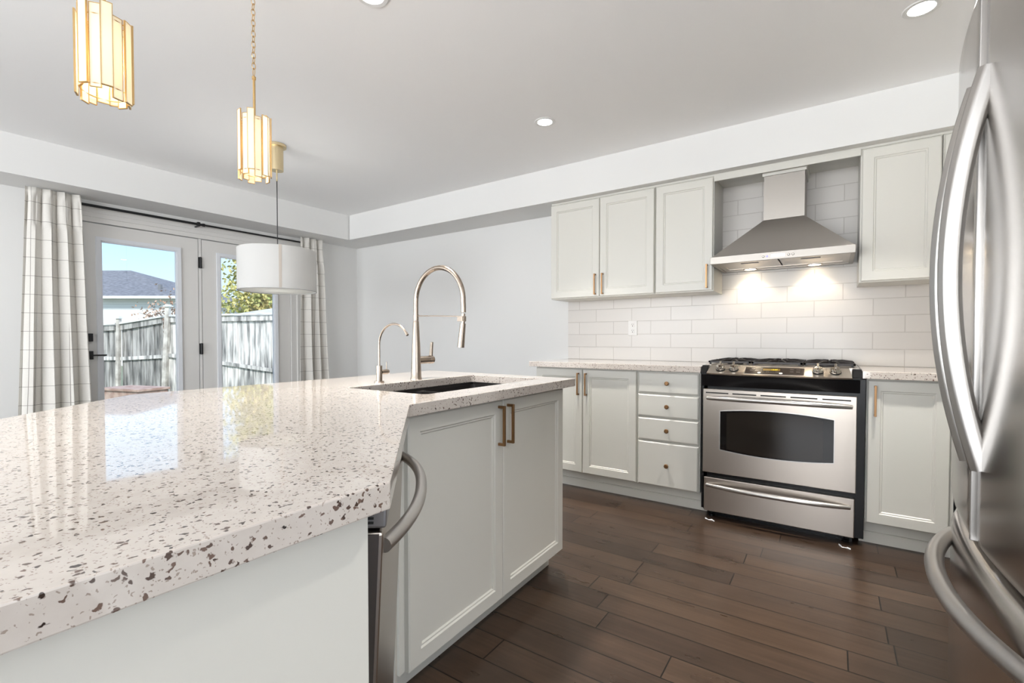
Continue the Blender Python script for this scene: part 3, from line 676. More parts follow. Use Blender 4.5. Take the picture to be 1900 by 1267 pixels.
def bow_handle(name, z, x0, x1, parent, bow=.052, r=.0135, dz=.008):
    pts = []
    for i in range(31):
        t = i / 30; k = 1 - abs(2 * t - 1) ** 2.6
        pts.append((x0 + (x1 - x0) * t, RY - .004 - bow * k, z + dz * (1 - (2 * t - 1) ** 2)))
    m = MB(); m.tube(pts, lambda t: r * (.82 + .25 * (1 - (2 * t - 1) ** 4)), ref=(0, 0, 1), k=16); return m.build(name, HANDLE, parent, smooth=50)
bow_handle('oven_handle', .728, -.618, .088, dr)
m = MB(); m.box(RX0 + .008, RX1 - .004, RY + .002, RY + .03, .045, .250); dw = m.build('warming_drawer', STEELX, st, bevel=.004)
bow_handle('drawer_handle', .205, -.618, .085, dw, dz=.004)
# black valance and bowed control panel
def bowpoly(y0, bw, x0, x1, yb_, n=16):
    return [(x0 + (x1 - x0) * i / n, y0 - bw * (1 - (2 * i / n - 1) ** 2)) for i in range(n + 1)] + [(x1, yb_), (x0, yb_)]
m = MB()
P1 = bowpoly(2.995, .045, RX0 - .008, RX1 + .012, 3.06); P2 = bowpoly(3.012, .012, RX0 - .008, RX1 + .012, 3.06)
a = [m.v(x, y, .868) for x, y in P1]; b_ = [m.v(x, y, .800) for x, y in P2]
for i in range(len(P1)): m.f([a[i], a[(i + 1) % len(P1)], b_[(i + 1) % len(P1)], b_[i]])
m.f(a); m.f(b_[::-1]); m.build('valance', BLACKG, st, smooth=35)
def panel_z(y): return .880 + (y - 2.975) * .75
x0, x1 = RX0 + .022, RX1 - .022; n = 24
m = MB(); rows = []
for i in range(n + 1):
    t = i / n; x = x0 + (x1 - x0) * t; bw = .045 * (1 - (2 * t - 1) ** 2); xt = x + (.012 if t < .5 else -.012) * abs(2 * t - 1)
    rows.append([m.v(x, 2.985 - bw, .872), m.v(x, 2.979 - bw, .880), m.v(xt, 3.052 - bw * .35, .925), m.v(xt, 3.12, .928), m.v(x, 3.12, .872)])
for A, B in zip(rows, rows[1:]):
    for j in range(5): m.f([A[j], A[(j + 1) % 5], B[(j + 1) % 5], B[j]])
m.f(rows[0]); m.f(rows[-1][::-1]); cp = m.build('control_panel', STEELX, st, smooth=25)
for s, xa, xb in ((-1, RX0 - .017, RX0 + .021), (1, RX1 - .021, RX1 + .021)):
    m = MB(); m.xprism([(2.995, .872), (3.0, .885), (3.05, .922), (3.60, .925), (3.60, .872)], xa, xb); m.build('end_cap', BLACKG, st, bevel=.004)
def on_panel(x, q):
    """point on the sloped face, q 0 bottom .. 1 top"""
    t = (x - x0) / (x1 - x0); bw = .045 * (1 - (2 * t - 1) ** 2)
    p0 = Vector((x, 2.979 - bw, .880)); p1 = Vector((x, 3.052 - bw * .35, .925))
    d = (p1 - p0).normalized(); nrm = Vector((0, -d.z, d.y)); p = p0.lerp(p1, q)
    M_ = Matrix(((1, 0, nrm.x, p.x), (0, d.y, nrm.y, p.y), (0, d.z, nrm.z, p.z), (0, 0, 0, 1)))
    return M_
for x in (-.548, -.474, -.062, .016):
    M_ = on_panel(x, .55)
    m = MB(M_); m.lathe([(.026, 0), (.026, .004), (.024, .006), (.001, .006)], (0, 0, 0), 24); kb = m.build('knob_base', BLK, cp, smooth=30)
    m = MB(M_); m.lathe([(.025, .006), (.0245, .012), (.020, .024), (.001, .025)], (0, 0, 0), 24); kk = m.build('burner_knob', CHROME, cp, smooth=30)
    m = MB(M_); m.box(-.0055, .0055, -.023, .023, .020, .042); m.build('knob_grip', CHROME, kk, bevel=.003)
# display window
def panel_rect(xa, xb, qa, qb, lift, n=10):
    m = MB(); R1 = []
    for i in range(n + 1):
        x = xa + (xb - xa) * i / n; M1 = on_panel(x, qa); M2 = on_panel(x, qb)
        R1.append([m.v(*(M1 @ Vector((0, 0, lift)))), m.v(*(M2 @ Vector((0, 0, lift)))), m.v(*(M2 @ Vector((0, 0, lift - .003)))), m.v(*(M1 @ Vector((0, 0, lift - .003))))])
    for A, B in zip(R1, R1[1:]):
        for j in range(4): m.f([A[j], A[(j + 1) % 4], B[(j + 1) % 4], B[j]])
    m.f(R1[0]); m.f(R1[-1][::-1]); return m
panel_rect(-.416, -.120, .09, .90, .0008).build('display_rim', HANDLE, cp)
dp = panel_rect(-.412, -.124, .13, .86, .0016).build('display_panel', pbr('dark_display', (.03, .022, .018), .12), cp)
panel_rect(-.322, -.238, .50, .72, .0022).build('clock_window', AMB, dp)
text('clock_digits', '12:07', .015, on_panel(-.266, .60) @ Matrix.Translation((0, 0, .0028)), YEL, dp)
for x, q, s in ((-.372, .70, 'BAKE'), (-.378, .48, 'BROIL'), (-.352, .48, 'CLEAN'), (-.182, .68, 'TIMER'), (-.152, .68, 'CLOCK'), (-.182, .45, 'START'), (-.152, .45, 'OFF')):
    m = MB(on_panel(x, q)); m.box(-.009, .009, -.0012, .0012, .0015, .0020)
    m.build('key_legend', PRINT, dp)
for i in range(10):
    m = MB(on_panel(-.318 + i * .0085, .36)); m.box(-.002, .002, -.0016, .0016, .0015, .0021); m.build('number_key', PRINT, dp)
for x in (-.338, -.232):
    m = MB(on_panel(x, .24)); m.lathe([(.0085, .001), (.0085, .003), (.001, .0035)], (0, 0, 0), 16); m.build('round_key', PLASW, dp)
# cooktop and grates
m = MB(); m.box(RX0 - .01, RX1 + .012, 3.11, 3.62, .870, .926); m.build('cooktop', STEELX, st, bevel=.003)
for bx, by, br_ in ((-.50, 3.22, .045), (-.50, 3.48, .035), (-.265, 3.35, .05), (-.03, 3.22, .05), (-.03, 3.48, .035)):
    m = MB(); m.lathe([(br_, .926), (br_, .933), (br_ * .8, .938), (.001, .939)], (bx, by, 0), 24); m.build('burner', IRON, st, smooth=30)
for gx0, gx1 in ((RX0 + .006, -.402), (-.395, -.139), (-.132, RX1 - .004)):
    m = MB(); zt = .950; w = .010; gy0, gy1 = 3.115, 3.60; xm = (gx0 + gx1) / 2
    for x in (gx0, gx1 - w): m.box(x, x + w, gy0, gy1, zt - .014, zt - .003)
    for y in (gy0, gy1 - w): m.box(gx0, gx1, y, y + w, zt - .014, zt - .003)
    m.box(gx0, gx1, (gy0 + gy1) / 2 - w / 2, (gy0 + gy1) / 2 + w / 2, zt - .012, zt)
    for by in (gy0 + .12, gy1 - .12):
        for k in range(8):
            an = PI / 4 * k + PI / 8; ca, sa = math.cos(an), math.sin(an)
            r0 = .022; r1 = min((gx1 - gx0) / 2 / max(abs(ca), 1e-3), .118 / max(abs(sa), 1e-3)) - .003
            m.sweep([(xm + ca * r0, by + sa * r0, zt), (xm + ca * (r0 + r1) / 2, by + sa * (r0 + r1) / 2, zt + .001), (xm + ca * r1, by + sa * r1, zt - .006)],
                    [(-.004, -.007), (.004, -.007), (.004, .005), (-.004, .005)], (0, 0, 1))
    for x, y in ((gx0 + .01, gy0 + .01), (gx1 - .015, gy0 + .01), (gx0 + .01, gy1 - .015), (gx1 - .015, gy1 - .015)): m.box(x - .005, x + .005, y - .005, y + .005, .925, zt - .01)
    m.build('burner_grate', IRON, st)
m = MB(); m.box(RX0, RX1, 3.60, YW - .012, .87, .940); m.build('rear_trim', STEELX, st, bevel=.003)
for x in (RX0 + .04, RX1 - .04):
    m = MB(); m.lathe([(.018, 0), (.018, .012), (.008, .014), (.008, .06)], (x, 3.07, 0), 16); m.build('leg', BLACKG, st)
# plastic scraps by the stove feet
def scrap(label, pts, seed):
    r = random.Random(seed); m = MB()
    for i in range(len(pts) - 1):
        (ax, ay), (bx, by) = pts[i], pts[i + 1]
        q = [m.v(ax, ay - .002, .001), m.v(bx, by - .002, .0012), m.v(bx, by + .003, .006 * r.random() + .002), m.v(ax, ay + .003, .006 * r.random() + .002)]; m.f(q)
    tag(m.build('plastic_scrap', SCRAP, solid=.0006), label, 'litter', 'plastic scraps by the stove')
scrap('crumpled clear plastic scrap by the left front foot of the stove', [(-.622, 2.985), (-.600, 2.972), (-.58, 2.978), (-.565, 2.962)], 1)
scrap('crumpled clear plastic scrap by the right front foot of the stove', [(.040, 2.99), (.052, 2.966), (.075, 2.968), (.09, 2.955)], 2)

# ------------------------------------------------------------------ island
ZI, ZIU = .894, .858
PC, PA, PB = (-1.003, 2.009), (-.982, .932), (-.467, .409)
top_poly = [PC, PA, PB, (-.476, -.95), (-1.45, -.95), (-1.45, .10), (-1.93, .58), (-1.988, 2.061)]
TI = frame((PA[0], PA[1], 0), (PC[0] - PA[0], PC[1] - PA[1]))    # local x toward the range wall, local y away from the walkway
def il(x, y, z=0): p = TI @ Vector((x, y, z)); return (p.x, p.y, p.z)
SX0, SX1, SY0, SY1 = .205, .985, .135, .545
def rrect(x0, x1, y0, y1, r, n=5):
    pts = []
    for cx, cy_, a0 in ((x1 - r, y0 + r, -PI / 2), (x1 - r, y1 - r, 0), (x0 + r, y1 - r, PI / 2), (x0 + r, y0 + r, PI)):
        for i in range(n + 1):
            a = a0 + PI / 2 * i / n; pts.append((cx + r * math.cos(a), cy_ + r * math.sin(a)))
    return pts
hole = [il(x, y)[:2] for x, y in rrect(SX0, SX1, SY0, SY1, .018)]
slabtop('island_countertop', top_poly, ZIU, ZI, 'large speckled quartz island worktop in the foreground', hole)
isl = thing('kitchen_island', 'pale angled kitchen island base under the speckled worktop', 'kitchen island', (-1.4, .8, 0))
L_ = math.dist(PA, PC)
# front (sink) side
yF = .040
m = MB(TI); m.box(.012, L_ - .050, yF + .02, yF + .038, .085, ZIU - .001); m.build('front_panel', CAB, isl)
m = MB(TI); m.box(.05, L_ - .060, yF + .070, yF + .085, 0, .10); m.build('toe_kick', CAB, isl)
xm = .527
for a, b_, hx in ((.034, xm - .002, xm - .030), (xm + .002, L_ - .049, xm + .030)):
    m = MB(TI); m.door(a, b_, .088, .848, yF, st=.048); d = m.build('door', CAB, isl); pull(TI, hx, .755, .150, yF, d)
m = MB(TI); m.box(L_ - .068, L_ - .050, yF + .038, .93, .085, ZIU - .001); m.box(L_ - .075, L_ - .06, yF + .085, .90, 0, .085); m.build('end_panel', CAB, isl)
m = MB(TI); m.box(.45, L_ - .068, .90, .93, 0, ZIU - .001); m.build('back_panel', CAB, isl)
# angled filler between dishwasher and sink doors
TD = frame((PB[0], PB[1], 0), (PA[0] - PB[0], PA[1] - PB[1]))   # dishwasher face frame: x from near corner to sink corner, y inward
LD = math.dist(PA, PB)
m = MB(TD); m.box(.655, LD - .012, .038, .056, .085, ZIU - .001)
m.build('corner_filler', CAB, isl)
m = MB(TD); m.box(.03, LD - .03, .10, .115, 0, .085); m.build('angled_toe_kick', CAB, isl)
# near panel facing the camera
m = MB(); m.box(-.518, -.500, -.93, .400, 0, ZIU - .001); m.build('near_panel', CAB, isl, bevel=.0008)
m = MB(); m.box(-1.42, -.518, -.93, -.912, 0, ZIU - .001); m.box(-1.42, -1.402, -.912, .10, 0, ZIU - .001); m.build('rear_panel', CAB, isl)
# dishwasher
dwt = thing('dishwasher', 'stainless dishwasher set at an angle in the island corner', 'dishwasher', (PB[0], PB[1], 0))
m = MB(TD); m.box(.048, .640, .062, .50, .09, .852); m.build('body', PLASG, dwt)
tilt = Matrix.Translation(Vector((0, 0, .80))) @ Matrix.Rotation(math.radians(2.6), 4, 'X') @ Matrix.Translation(Vector((0, 0, -.80)))
TD2 = TD @ tilt
m = MB(TD2); m.box(.0445, .650, .010, .058, .815, .851); cpan = m.build('control_strip', pbr('grey_control_steel', (.30, .30, .31), .3, .8), dwt, bevel=.004)
for i in range(5):
    m = MB(TD2); m.box(.0438, .046, .027, .035, .822 + i * .0062, .8255 + i * .0062); m.build('vent_slot', BLK, cpan)
m = MB(TD2); m.box(.0462, .650, .014, .062, .10, .810); dd = m.build('door', [STEELX], dwt, bevel=.005)
m = MB(TD2); m.box(.0442, .0464, .019, .062, .10, .807); m.build('door_edge', DARKST, dd)
pts = []
for i in range(33):
    t = i / 32; k = 1 - abs(2 * t - 1) ** 2.3
    pts.append((.078 + .535 * t, .014 - .050 * k, .782 - .004 * (1 - k)))
m = MB(TD2); m.tube(pts, .0112, ref=(0, 0, 1), k=18); m.build('handle', HANDLE, dd, smooth=50)

# sink
sk = thing('kitchen_sink', 'black double-bowl undermount sink in the island worktop', 'sink', il((SX0 + SX1) / 2, (SY0 + SY1) / 2, .66))
m = MB(TI); zt = ZIU - .0005; e_ = .006
def bowl(m, x0, x1, y0, y1, zb, zt, tk=.006):
    o = rrect(x0, x1, y0, y1, .03); i_ = rrect(x0 + tk, x1 - tk, y0 + tk, y1 - tk, .026); bt = rrect(x0 + .03, x1 - .03, y0 + .03, y1 - .03, .03)
    for lo_, hi_, za, zb_ in ((o, i_, zt, zt),):
        pass
    ro = [m.v(x, y, zt) for x, y in o]; ri = [m.v(x, y, zt) for x, y in i_]; rm = [m.v(x, y, zb + .03) for x, y in i_]; rb = [m.v(x, y, zb) for x, y in bt]; rob = [m.v(x, y, zb - tk) for x, y in o]
    k = len(o)
    for A, B in ((rob, ro), (ro, ri), (ri, rm), (rm, rb)):
        for j in range(k): m.f([A[j], A[(j + 1) % k], B[(j + 1) % k], B[j]])
    m.f(rb); m.f(rob[::-1])
xd = SX0 + .40
bowl(m, SX0 - .006, xd - .008, SY0 - .006, SY1 + .006, .655, zt - .012)
bowl(m, xd + .008, SX1 + .006, SY0 - .006, SY1 + .006, .655, zt - .012)
m.box(xd - .008, xd + .008, SY0 - .006, SY1 + .006, .74, .80)
m.build('basin', SINKM, sk, smooth=50)
m = MB(TI)
for a, b_, c, d in ((SX0 - .02, SX1 + .02, SY0 - .02, SY0 - .002), (SX0 - .02, SX1 + .02, SY1 + .002, SY1 + .02), (SX0 - .02, SX0 - .002, SY0, SY1), (SX1 + .002, SX1 + .02, SY0, SY1)): m.box(a, b_, c, d, zt - .012, zt)
m.build('mounting_flange', SINKM, sk)
for x in (SX0 + .2, SX0 + .59):
    m = MB(TI); m.lathe([(.045, .6555), (.045, .658), (.03, .6565), (.001, .6565)], (x, .35, 0), 24); m.build('drain', NICKEL, sk, smooth=30)

# main faucet
FX, FY = .634, .600
fc = thing('kitchen_faucet', 'tall brushed nickel spring-neck kitchen faucet behind the sink', 'faucet', il(FX, FY, ZI))
m = MB(TI); m.lathe([(.0265, 0), (.0265, .004), (.024, .010), (.0225, .05), (.019, .16), (.0135, .265), (.0125, .27), (.001, .27)], (FX, FY, ZI), 32); m.build('column', NICKEL, fc, smooth=40)
m = MB(TI); m.lathe([(.0125, .271), (.0125, .300), (.001, .300)], (FX, FY, ZI), 24); m.build('collar', NICKEL, fc, smooth=40)
R_ = .140; zb = ZI + .355; pts = [(FX, FY, ZI + .30), (FX, FY, ZI + .33)]
for i in range(25):
    a = PI - PI * 1.02 * i / 24; pts.append((FX, FY - R_ - R_ * math.cos(a), zb + R_ * 1.06 * math.sin(a)))
pts += [(FX, FY - 2 * R_ - .001, zb - .03), (FX, FY - 2 * R_ - .001, ZI + .292)]
dens = []
for a, b_ in zip(pts, pts[1:]):
    for k in range(4): dens.append(Vector(a).lerp(Vector(b_), k / 4))
m = MB(TI); m.tube(dens, .0112, ref=(1, 0, 0), k=16); m.build('spring_hose', NICKEL, fc, smooth=60)
m = MB(TI); yE = FY - 2 * R_
m.tube([(FX, FY, ZI + .293), (FX, FY - .12, ZI + .290), (FX, yE + .02, ZI + .284)], .0024, ref=(1, 0, 0), k=10)
m.box(FX - .012, FX + .012, yE - .006, yE + .024, ZI + .262, ZI + .284); m.build('docking_arm', NICKEL, fc, smooth=30)
m = MB(TI); m.tube([(FX, yE, ZI + .295), (FX, yE, ZI + .262), (FX, yE + .002, ZI + .252)], .0085, ref=(1, 0, 0))
m.tube([(FX, yE + .002, ZI + .253), (FX, yE + .014, ZI + .150)], lambda t: .0125 + .003 * t, ref=(1, 0, 0), k=20); m.build('spray_head', NICKEL, fc, smooth=40)
m = MB(TI); m.lathe([(.0185, 0), (.0185, .075), (.0195, .076), (.0195, .098), (.001, .100)], (FX + .010, FY, ZI + .088), 28, 'x'); lv = m.build('valve', NICKEL, fc, smooth=40)
m = MB(TI); m.xprism([(FY - .012, ZI + .10), (FY + .006, ZI + .10), (FY - .004, ZI + .172), (FY - .016, ZI + .172)], FX + .090, FX + .100); m.build('lever', NICKEL, lv, bevel=.002)
# drinking-water faucet
GX, GY = .415, .600
wf = thing('water_faucet', 'small slim gooseneck drinking-water faucet left of the spring faucet', 'faucet', il(GX, GY, ZI))
m = MB(TI); m.lathe([(.0205, 0), (.0205, .008), (.013, .009), (.013, .073), (.001, .074)], (GX, GY, ZI), 24); m.build('body', NICKEL, wf, smooth=40)
pts = [(GX, GY, ZI + .07), (GX, GY, ZI + .10), (GX, GY, ZI + .13), (GX, GY, ZI + .160)]
for i in range(1, 19):
    a = PI - PI * .80 * i / 18; pts.append((GX, GY - .088 - .088 * math.cos(a), ZI + .160 + .088 * math.sin(a)))
m = MB(TI); m.tube(pts, .0046, ref=(1, 0, 0), k=12); m.tube([pts[-1], Vector(pts[-1]) + (Vector(pts[-1]) - Vector(pts[-2])).normalized() * .014], .006, ref=(1, 0, 0)); m.build('spout', NICKEL, wf, smooth=60)
m = MB(TI); m.lathe([(.0105, 0), (.0105, .036), (.009, .040), (.001, .040)], (GX + .010, GY, ZI + .045), 20, 'x'); vv = m.build('valve', NICKEL, wf, smooth=40)
m = MB(TI); m.tube([(GX + .040, GY, ZI + .05), (GX + .040, GY, ZI + .088)], .0022, ref=(1, 0, 0)); m.build('lever', NICKEL, vv, smooth=40)

# ------------------------------------------------------------------ refrigerator (faces the island)
FYF, FYC, FYN = 1.605, 1.235, .865
HWD = (FYF - FYN) / 2
def fxs(y, base=.252, bow=.026): return base - bow * (1 - ((y - FYC) / HWD) ** 2)
fr = thing('refrigerator', 'tall stainless french-door refrigerator at the right edge', 'refrigerator', (.65, FYC, 0))
m = MB(); m.box(.335, 1.05, FYN + .005, FYF - .005, .02, 1.755); m.build('body', pbr('fridge_side_grey', (.30, .30, .31), .45), fr)
m = MB(); m.box(.30, .40, FYN + .01, FYF - .01, 0, .075); m.build('base_grille', BLACKG, fr)
def fdoor(name, y0, y1, z0, z1, bulge=0, n=14):
    m = MB(); prof = [(z0, .012), (z0 + .004, .003), (z0 + .02, 0)]
    nz = 6
    for k in range(1, nz): prof.append((z0 + .02 + (z1 - z0 - .05) * k / nz, 0))
    prof += [(z1 - .03, 0), (z1 - .012, .004), (z1 - .003, .012), (z1, .024)]
    rows = []
    for z, inset in prof:
        r = []
        for i in range(n + 1):
            t = i / n; y = y0 + (y1 - y0) * t; ed = .008 * max(0, 1 - min(t, 1 - t) * (y1 - y0) / .012) ** 2
            r.append(m.v(fxs(y) + inset + ed, y, z))
        r += [m.v(.33, y1, z), m.v(.33, y0, z)]
        rows.append(r)
    k = n + 3
    for A, B in zip(rows, rows[1:]):
        for j in range(k): m.f([A[j], A[(j + 1) % k], B[(j + 1) % k], B[j]])
    m.f(rows[0][::-1]); m.f(rows[-1])
    return m.build(name, STEELZ, fr, smooth=35)
dl = fdoor('left_door', FYC + .006, FYF, .690, 1.768)
drr = fdoor('right_door', FYN, FYC - .004, .690, 1.768)
fz = fdoor('freezer_drawer', FYN, FYF, .085, .664)
m = MB(); m.box(fxs(FYC) - .004, .30, FYC - .003, FYC + .006, .692, 1.762); m.build('door_edge_trim', HANDLE, dl, bevel=.0015)
m = MB(); m.box(.268, .33, FYN + .01, FYF - .01, .664, .690); m.build('door_gap', BLACKG, fr)
def vhandle(yh, parent):
    pts = []; z0, z1 = .838, 1.566
    for i in range(41):
        t = i / 40; k = 1 - abs(2 * t - 1) ** 2
        pts.append((fxs(FYC) + .004 - .050 * k, yh, z0 + (z1 - z0) * t))
    pr = []
    for j in range(24):
        a = 2 * PI * j / 24; r = 1 + .07 * math.cos(6 * a)
        pr.append((.0165 * math.cos(a) * r, .0135 * math.sin(a) * r))
    m = MB(); m.sweep(pts, pr, (0, 1, 0)); return m.build('handle', HANDLE, parent, smooth=60)
vhandle(FYC + .044, dl); vhandle(FYC - .042, drr)
pts = []
for i in range(41):
    t = i / 40; y = FYF - .045 - (2 * HWD - .09) * t; k = 1 - abs(2 * t - 1) ** 2.2
    pts.append((fxs(y) + .004 - .050 * k, y, .600))
m = MB(); m.sweep(pts, [(.0165 * math.cos(2 * PI * j / 20), .0165 * math.sin(2 * PI * j / 20)) for j in range(20)], (0, 0, 1)); m.build('drawer_handle', HANDLE, fz, smooth=60)

# ------------------------------------------------------------------ ceiling downlights
LBL = {(-1.507, 2.582): 'round recessed ceiling light in mid ceiling, up and left of the range hood', (.288, 2.579): 'round recessed ceiling light at the upper right, near the refrigerator',
       (-1.529, 1.258): 'round recessed ceiling light cut by the top edge of the picture'}
for (x, y), lab in list(LBL.items()) + [((.288, 1.258), 'unseen round recessed ceiling light added in front of the refrigerator'), ((-1.5, -.6), 'unseen round recessed ceiling light added behind the camera')]:  # the last two are out of view, added to brighten the room
    d = thing('recessed_light', lab, 'ceiling light', (x, y, ZC - .004), 'recessed ceiling lights')
    m = MB(); m.lathe([(.046, -.0035), (.062, -.004), (.066, -.0005), (.046, -.0005)], (x, y, ZC), 36, cap=False); m.build('trim_ring', TRIM, d, smooth=40)
    m = MB(); m.lathe([(.001, -.002), (.0455, -.002), (.0455, -.0008), (.001, -.0008)], (x, y, ZC), 32); m.build('lamp_lens', LAMPON, d)
    L = bpy.data.lights.new('downlight', 'AREA'); L.shape = 'DISK'; L.size = .09; L.energy = 8; L.spread = math.radians(84); L.color = (1, .955, .89)
    q = bpy.data.objects.new('downlight', L); C.objects.link(q); q.location = (x, y, ZC - .012)

# ------------------------------------------------------------------ pendants
def pendant(x, y, label, seed, zb=1.692, zt=1.910):
    r = random.Random(seed)
    R0, n = .050, 14
    p = thing('pendant_light', label, 'pendant lamp', (x, y, ZC), 'gold strip pendants over the island')
    zs = 2.062
    m = MB(); m.lathe([(.0045, zt - .03), (.0045, zs - .012), (.007, zs - .010), (.007, zs), (.001, zs)], (x, y, 0), 12); m.build('stem', GOLD, p, smooth=40)
    m = MB(); zz = zs + .004; k = 0
    for j in range(12):
        a = 2 * PI * j / 12
    while zz < ZC - .03:
        hL, wL = .0125 if k else .016, .0068; c = zz + hL - .003; pts = []
        for j in range(16):
            a = 2 * PI * j / 16; u = wL * math.cos(a); w = hL * math.sin(a)
            pts.append((x + (u if k % 2 == 0 else 0), y + (u if k % 2 else 0), c + w))
        m.tube(pts, .0014, ref=(0, 1, 0) if k % 2 == 0 else (1, 0, 0), k=6, closed=True)
        zz += 2 * hL - .0052; k += 1
    m.build('chain', GOLD, p, smooth=60)
    m = MB(); m.lathe([(.055, -.002), (.055, -.012), (.045, -.022), (.001, -.024)], (x, y, ZC), 28); m.build('canopy', GOLD, p, smooth=40)
    for z in (zb + .012, zt - .02):
        m = MB(); m.tube([(x + (R0 - .002) * math.cos(2 * PI * j / 28), y + (R0 - .002) * math.sin(2 * PI * j / 28), z) for j in range(28)], .0016, ref=(0, 0, 1), k=6, closed=True)
        if z > zb + .1: break
        m.build('lower_ring', GOLD, p)
    for j in range(3):
        a = 2 * PI * j / 3; m.tube([(x, y, zt - .02), (x + R0 * math.cos(a), y + R0 * math.sin(a), zt - .02)], .0016, ref=(0, 0, 1), k=6)
    m.build('upper_ring', GOLD, p)
    m = MB(); m.lathe([(.001, zt - .10), (.012, zt - .095), (.014, zt - .075), (.008, zt - .05), (.008, zt - .035)], (x, y, 0), 16); m.build('bulb', BULB, p, smooth=60)
    for j in range(n):
        a = 2 * PI * j / n + seed * .13; rr = R0 + (.0045 if j % 2 else -.0025); dz = r.choice([-.012, -.004, .004, .011]) ; h2 = .0105
        T_ = Matrix.Translation((x + rr * math.cos(a), y + rr * math.sin(a), 0)) @ Matrix.Rotation(a - PI / 2, 4, 'Z')
        m = MB(T_); m.box(-h2, h2, -.0012, .0012, zb + dz, zt + dz); gp = m.build('glass_strip', CAPIZ, p)
        m = MB(T_); w = .0015
        for a0, a1, c0, c1 in ((-h2 - w, -h2, zb + dz - w, zt + dz + w), (h2, h2 + w, zb + dz - w, zt + dz + w), (-h2, h2, zb + dz - w, zb + dz), (-h2, h2, zt + dz, zt + dz + w)): m.box(a0, a1, -.0022, .0022, c0, c1)
        m.build('gold_edging', GOLD, gp)
    L = bpy.data.lights.new('pendant_bulb', 'POINT'); L.energy = .7; L.color = (1, .80, .52); L.shadow_soft_size = .012
    q = bpy.data.objects.new('pendant_bulb', L); C.objects.link(q); q.location = (x, y, zt - .115)
pendant(-1.522, .416, 'gold-edged glass strip pendant, the larger one near the top left corner', 2, 1.686, 1.885)
pendant(-1.806, .934, 'gold-edged glass strip pendant hanging on a visible chain', 5)
# drum lamp over the dining area
dx, dy = -3.238, 1.826
dl_ = thing('drum_pendant', 'white fabric drum pendant lamp in front of the patio doors', 'pendant lamp', (dx, dy, ZC))
R0, zb, zt = .252, 1.420, 1.705
m = MB()
k = 64
for z0, z1, ra, rb in ((zb, zt, R0, R0),):
    A = [m.v(dx + R0 * math.cos(2 * PI * j / k), dy + R0 * math.sin(2 * PI * j / k), zb) for j in range(k)]
    B = [m.v(dx + R0 * math.cos(2 * PI * j / k), dy + R0 * math.sin(2 * PI * j / k), zt) for j in range(k)]
    for j in range(k): m.f([A[j], A[(j + 1) % k], B[(j + 1) % k], B[j]])
m.build('lamp_shade', DRUM, dl_, smooth=60)
m = MB(); m.lathe([(.001, zb + .004), (R0 - .004, zb + .004), (R0 - .004, zb + .007), (.001, zb + .007)], (dx, dy, 0), 48); m.build('diffuser', DIFF, dl_)
m = MB(); m.tube([(dx + R0 * math.cos(2 * PI * j / 48), dy + R0 * math.sin(2 * PI * j / 48), zb + .0) for j in range(48)], .0022, ref=(0, 0, 1), k=6, closed=True); m.build('lower_rim', pbr('grey_rim', (.42, .42, .42), .6), dl_)
a0 = math.atan2(-dy, -dx) + .06; m = MB()
for i in range(2):
    pass
da = .034; m.f([m.v(dx + (R0 + .001) * math.cos(a), dy + (R0 + .001) * math.sin(a), z) for a, z in ((a0 - da, zb), (a0 + da, zb), (a0 + da, zt), (a0 - da, zt))]); m.build('seam', SEAM, dl_)
m = MB(); m.tube([(dx, dy, zt - .02), (dx, dy, 2.26)], .003, ref=(1, 0, 0), k=8); m.build('cord', BLACK, dl_)
m = MB(); m.lathe([(.014, zt - .02), (.014, zt + .012), (.006, zt + .016), (.001, zt + .016)], (dx, dy, 0), 16); m.build('cord_grip', GOLD, dl_, smooth=40)
m = MB(); m.lathe([(.005, 2.19), (.005, 2.262), (.001, 2.262)], (dx, dy, 0), 10); m.lathe([(.004, 2.262), (.043, 2.262), (.043, 2.425), (.001, 2.425)], (dx, dy, 0), 36); m.lathe([(.063, 2.425), (.063, ZC - .001), (.001, ZC - .001)], (dx, dy, 0), 36)
m.build('canopy', CHAMP, dl_, smooth=35)
L = bpy.data.lights.new('drum_bulb', 'POINT'); L.energy = 2.6; L.color = (1, .97, .92); L.shadow_soft_size = .04
q = bpy.data.objects.new('drum_bulb', L); C.objects.link(q); q.location = (dx, dy, 1.56)

# ------------------------------------------------------------------ outside
GZ = -.32
m = MB(); m.box(-60, -5.6, -25, 40, GZ - .1, GZ); tag(m.build('lawn', GRASS), 'green lawn behind the house, glimpsed through the door', 'lawn')['kind'] = 'stuff'
m = MB(); m.box(-9.2, -5.05, -2, 5.2, GZ, -.06); tag(m.build('patio', PATIO), 'pale concrete patio outside the glazed doors', 'patio')['kind'] = 'structure'
rt = Vector((math.cos(YAW), math.sin(YAW), 0))
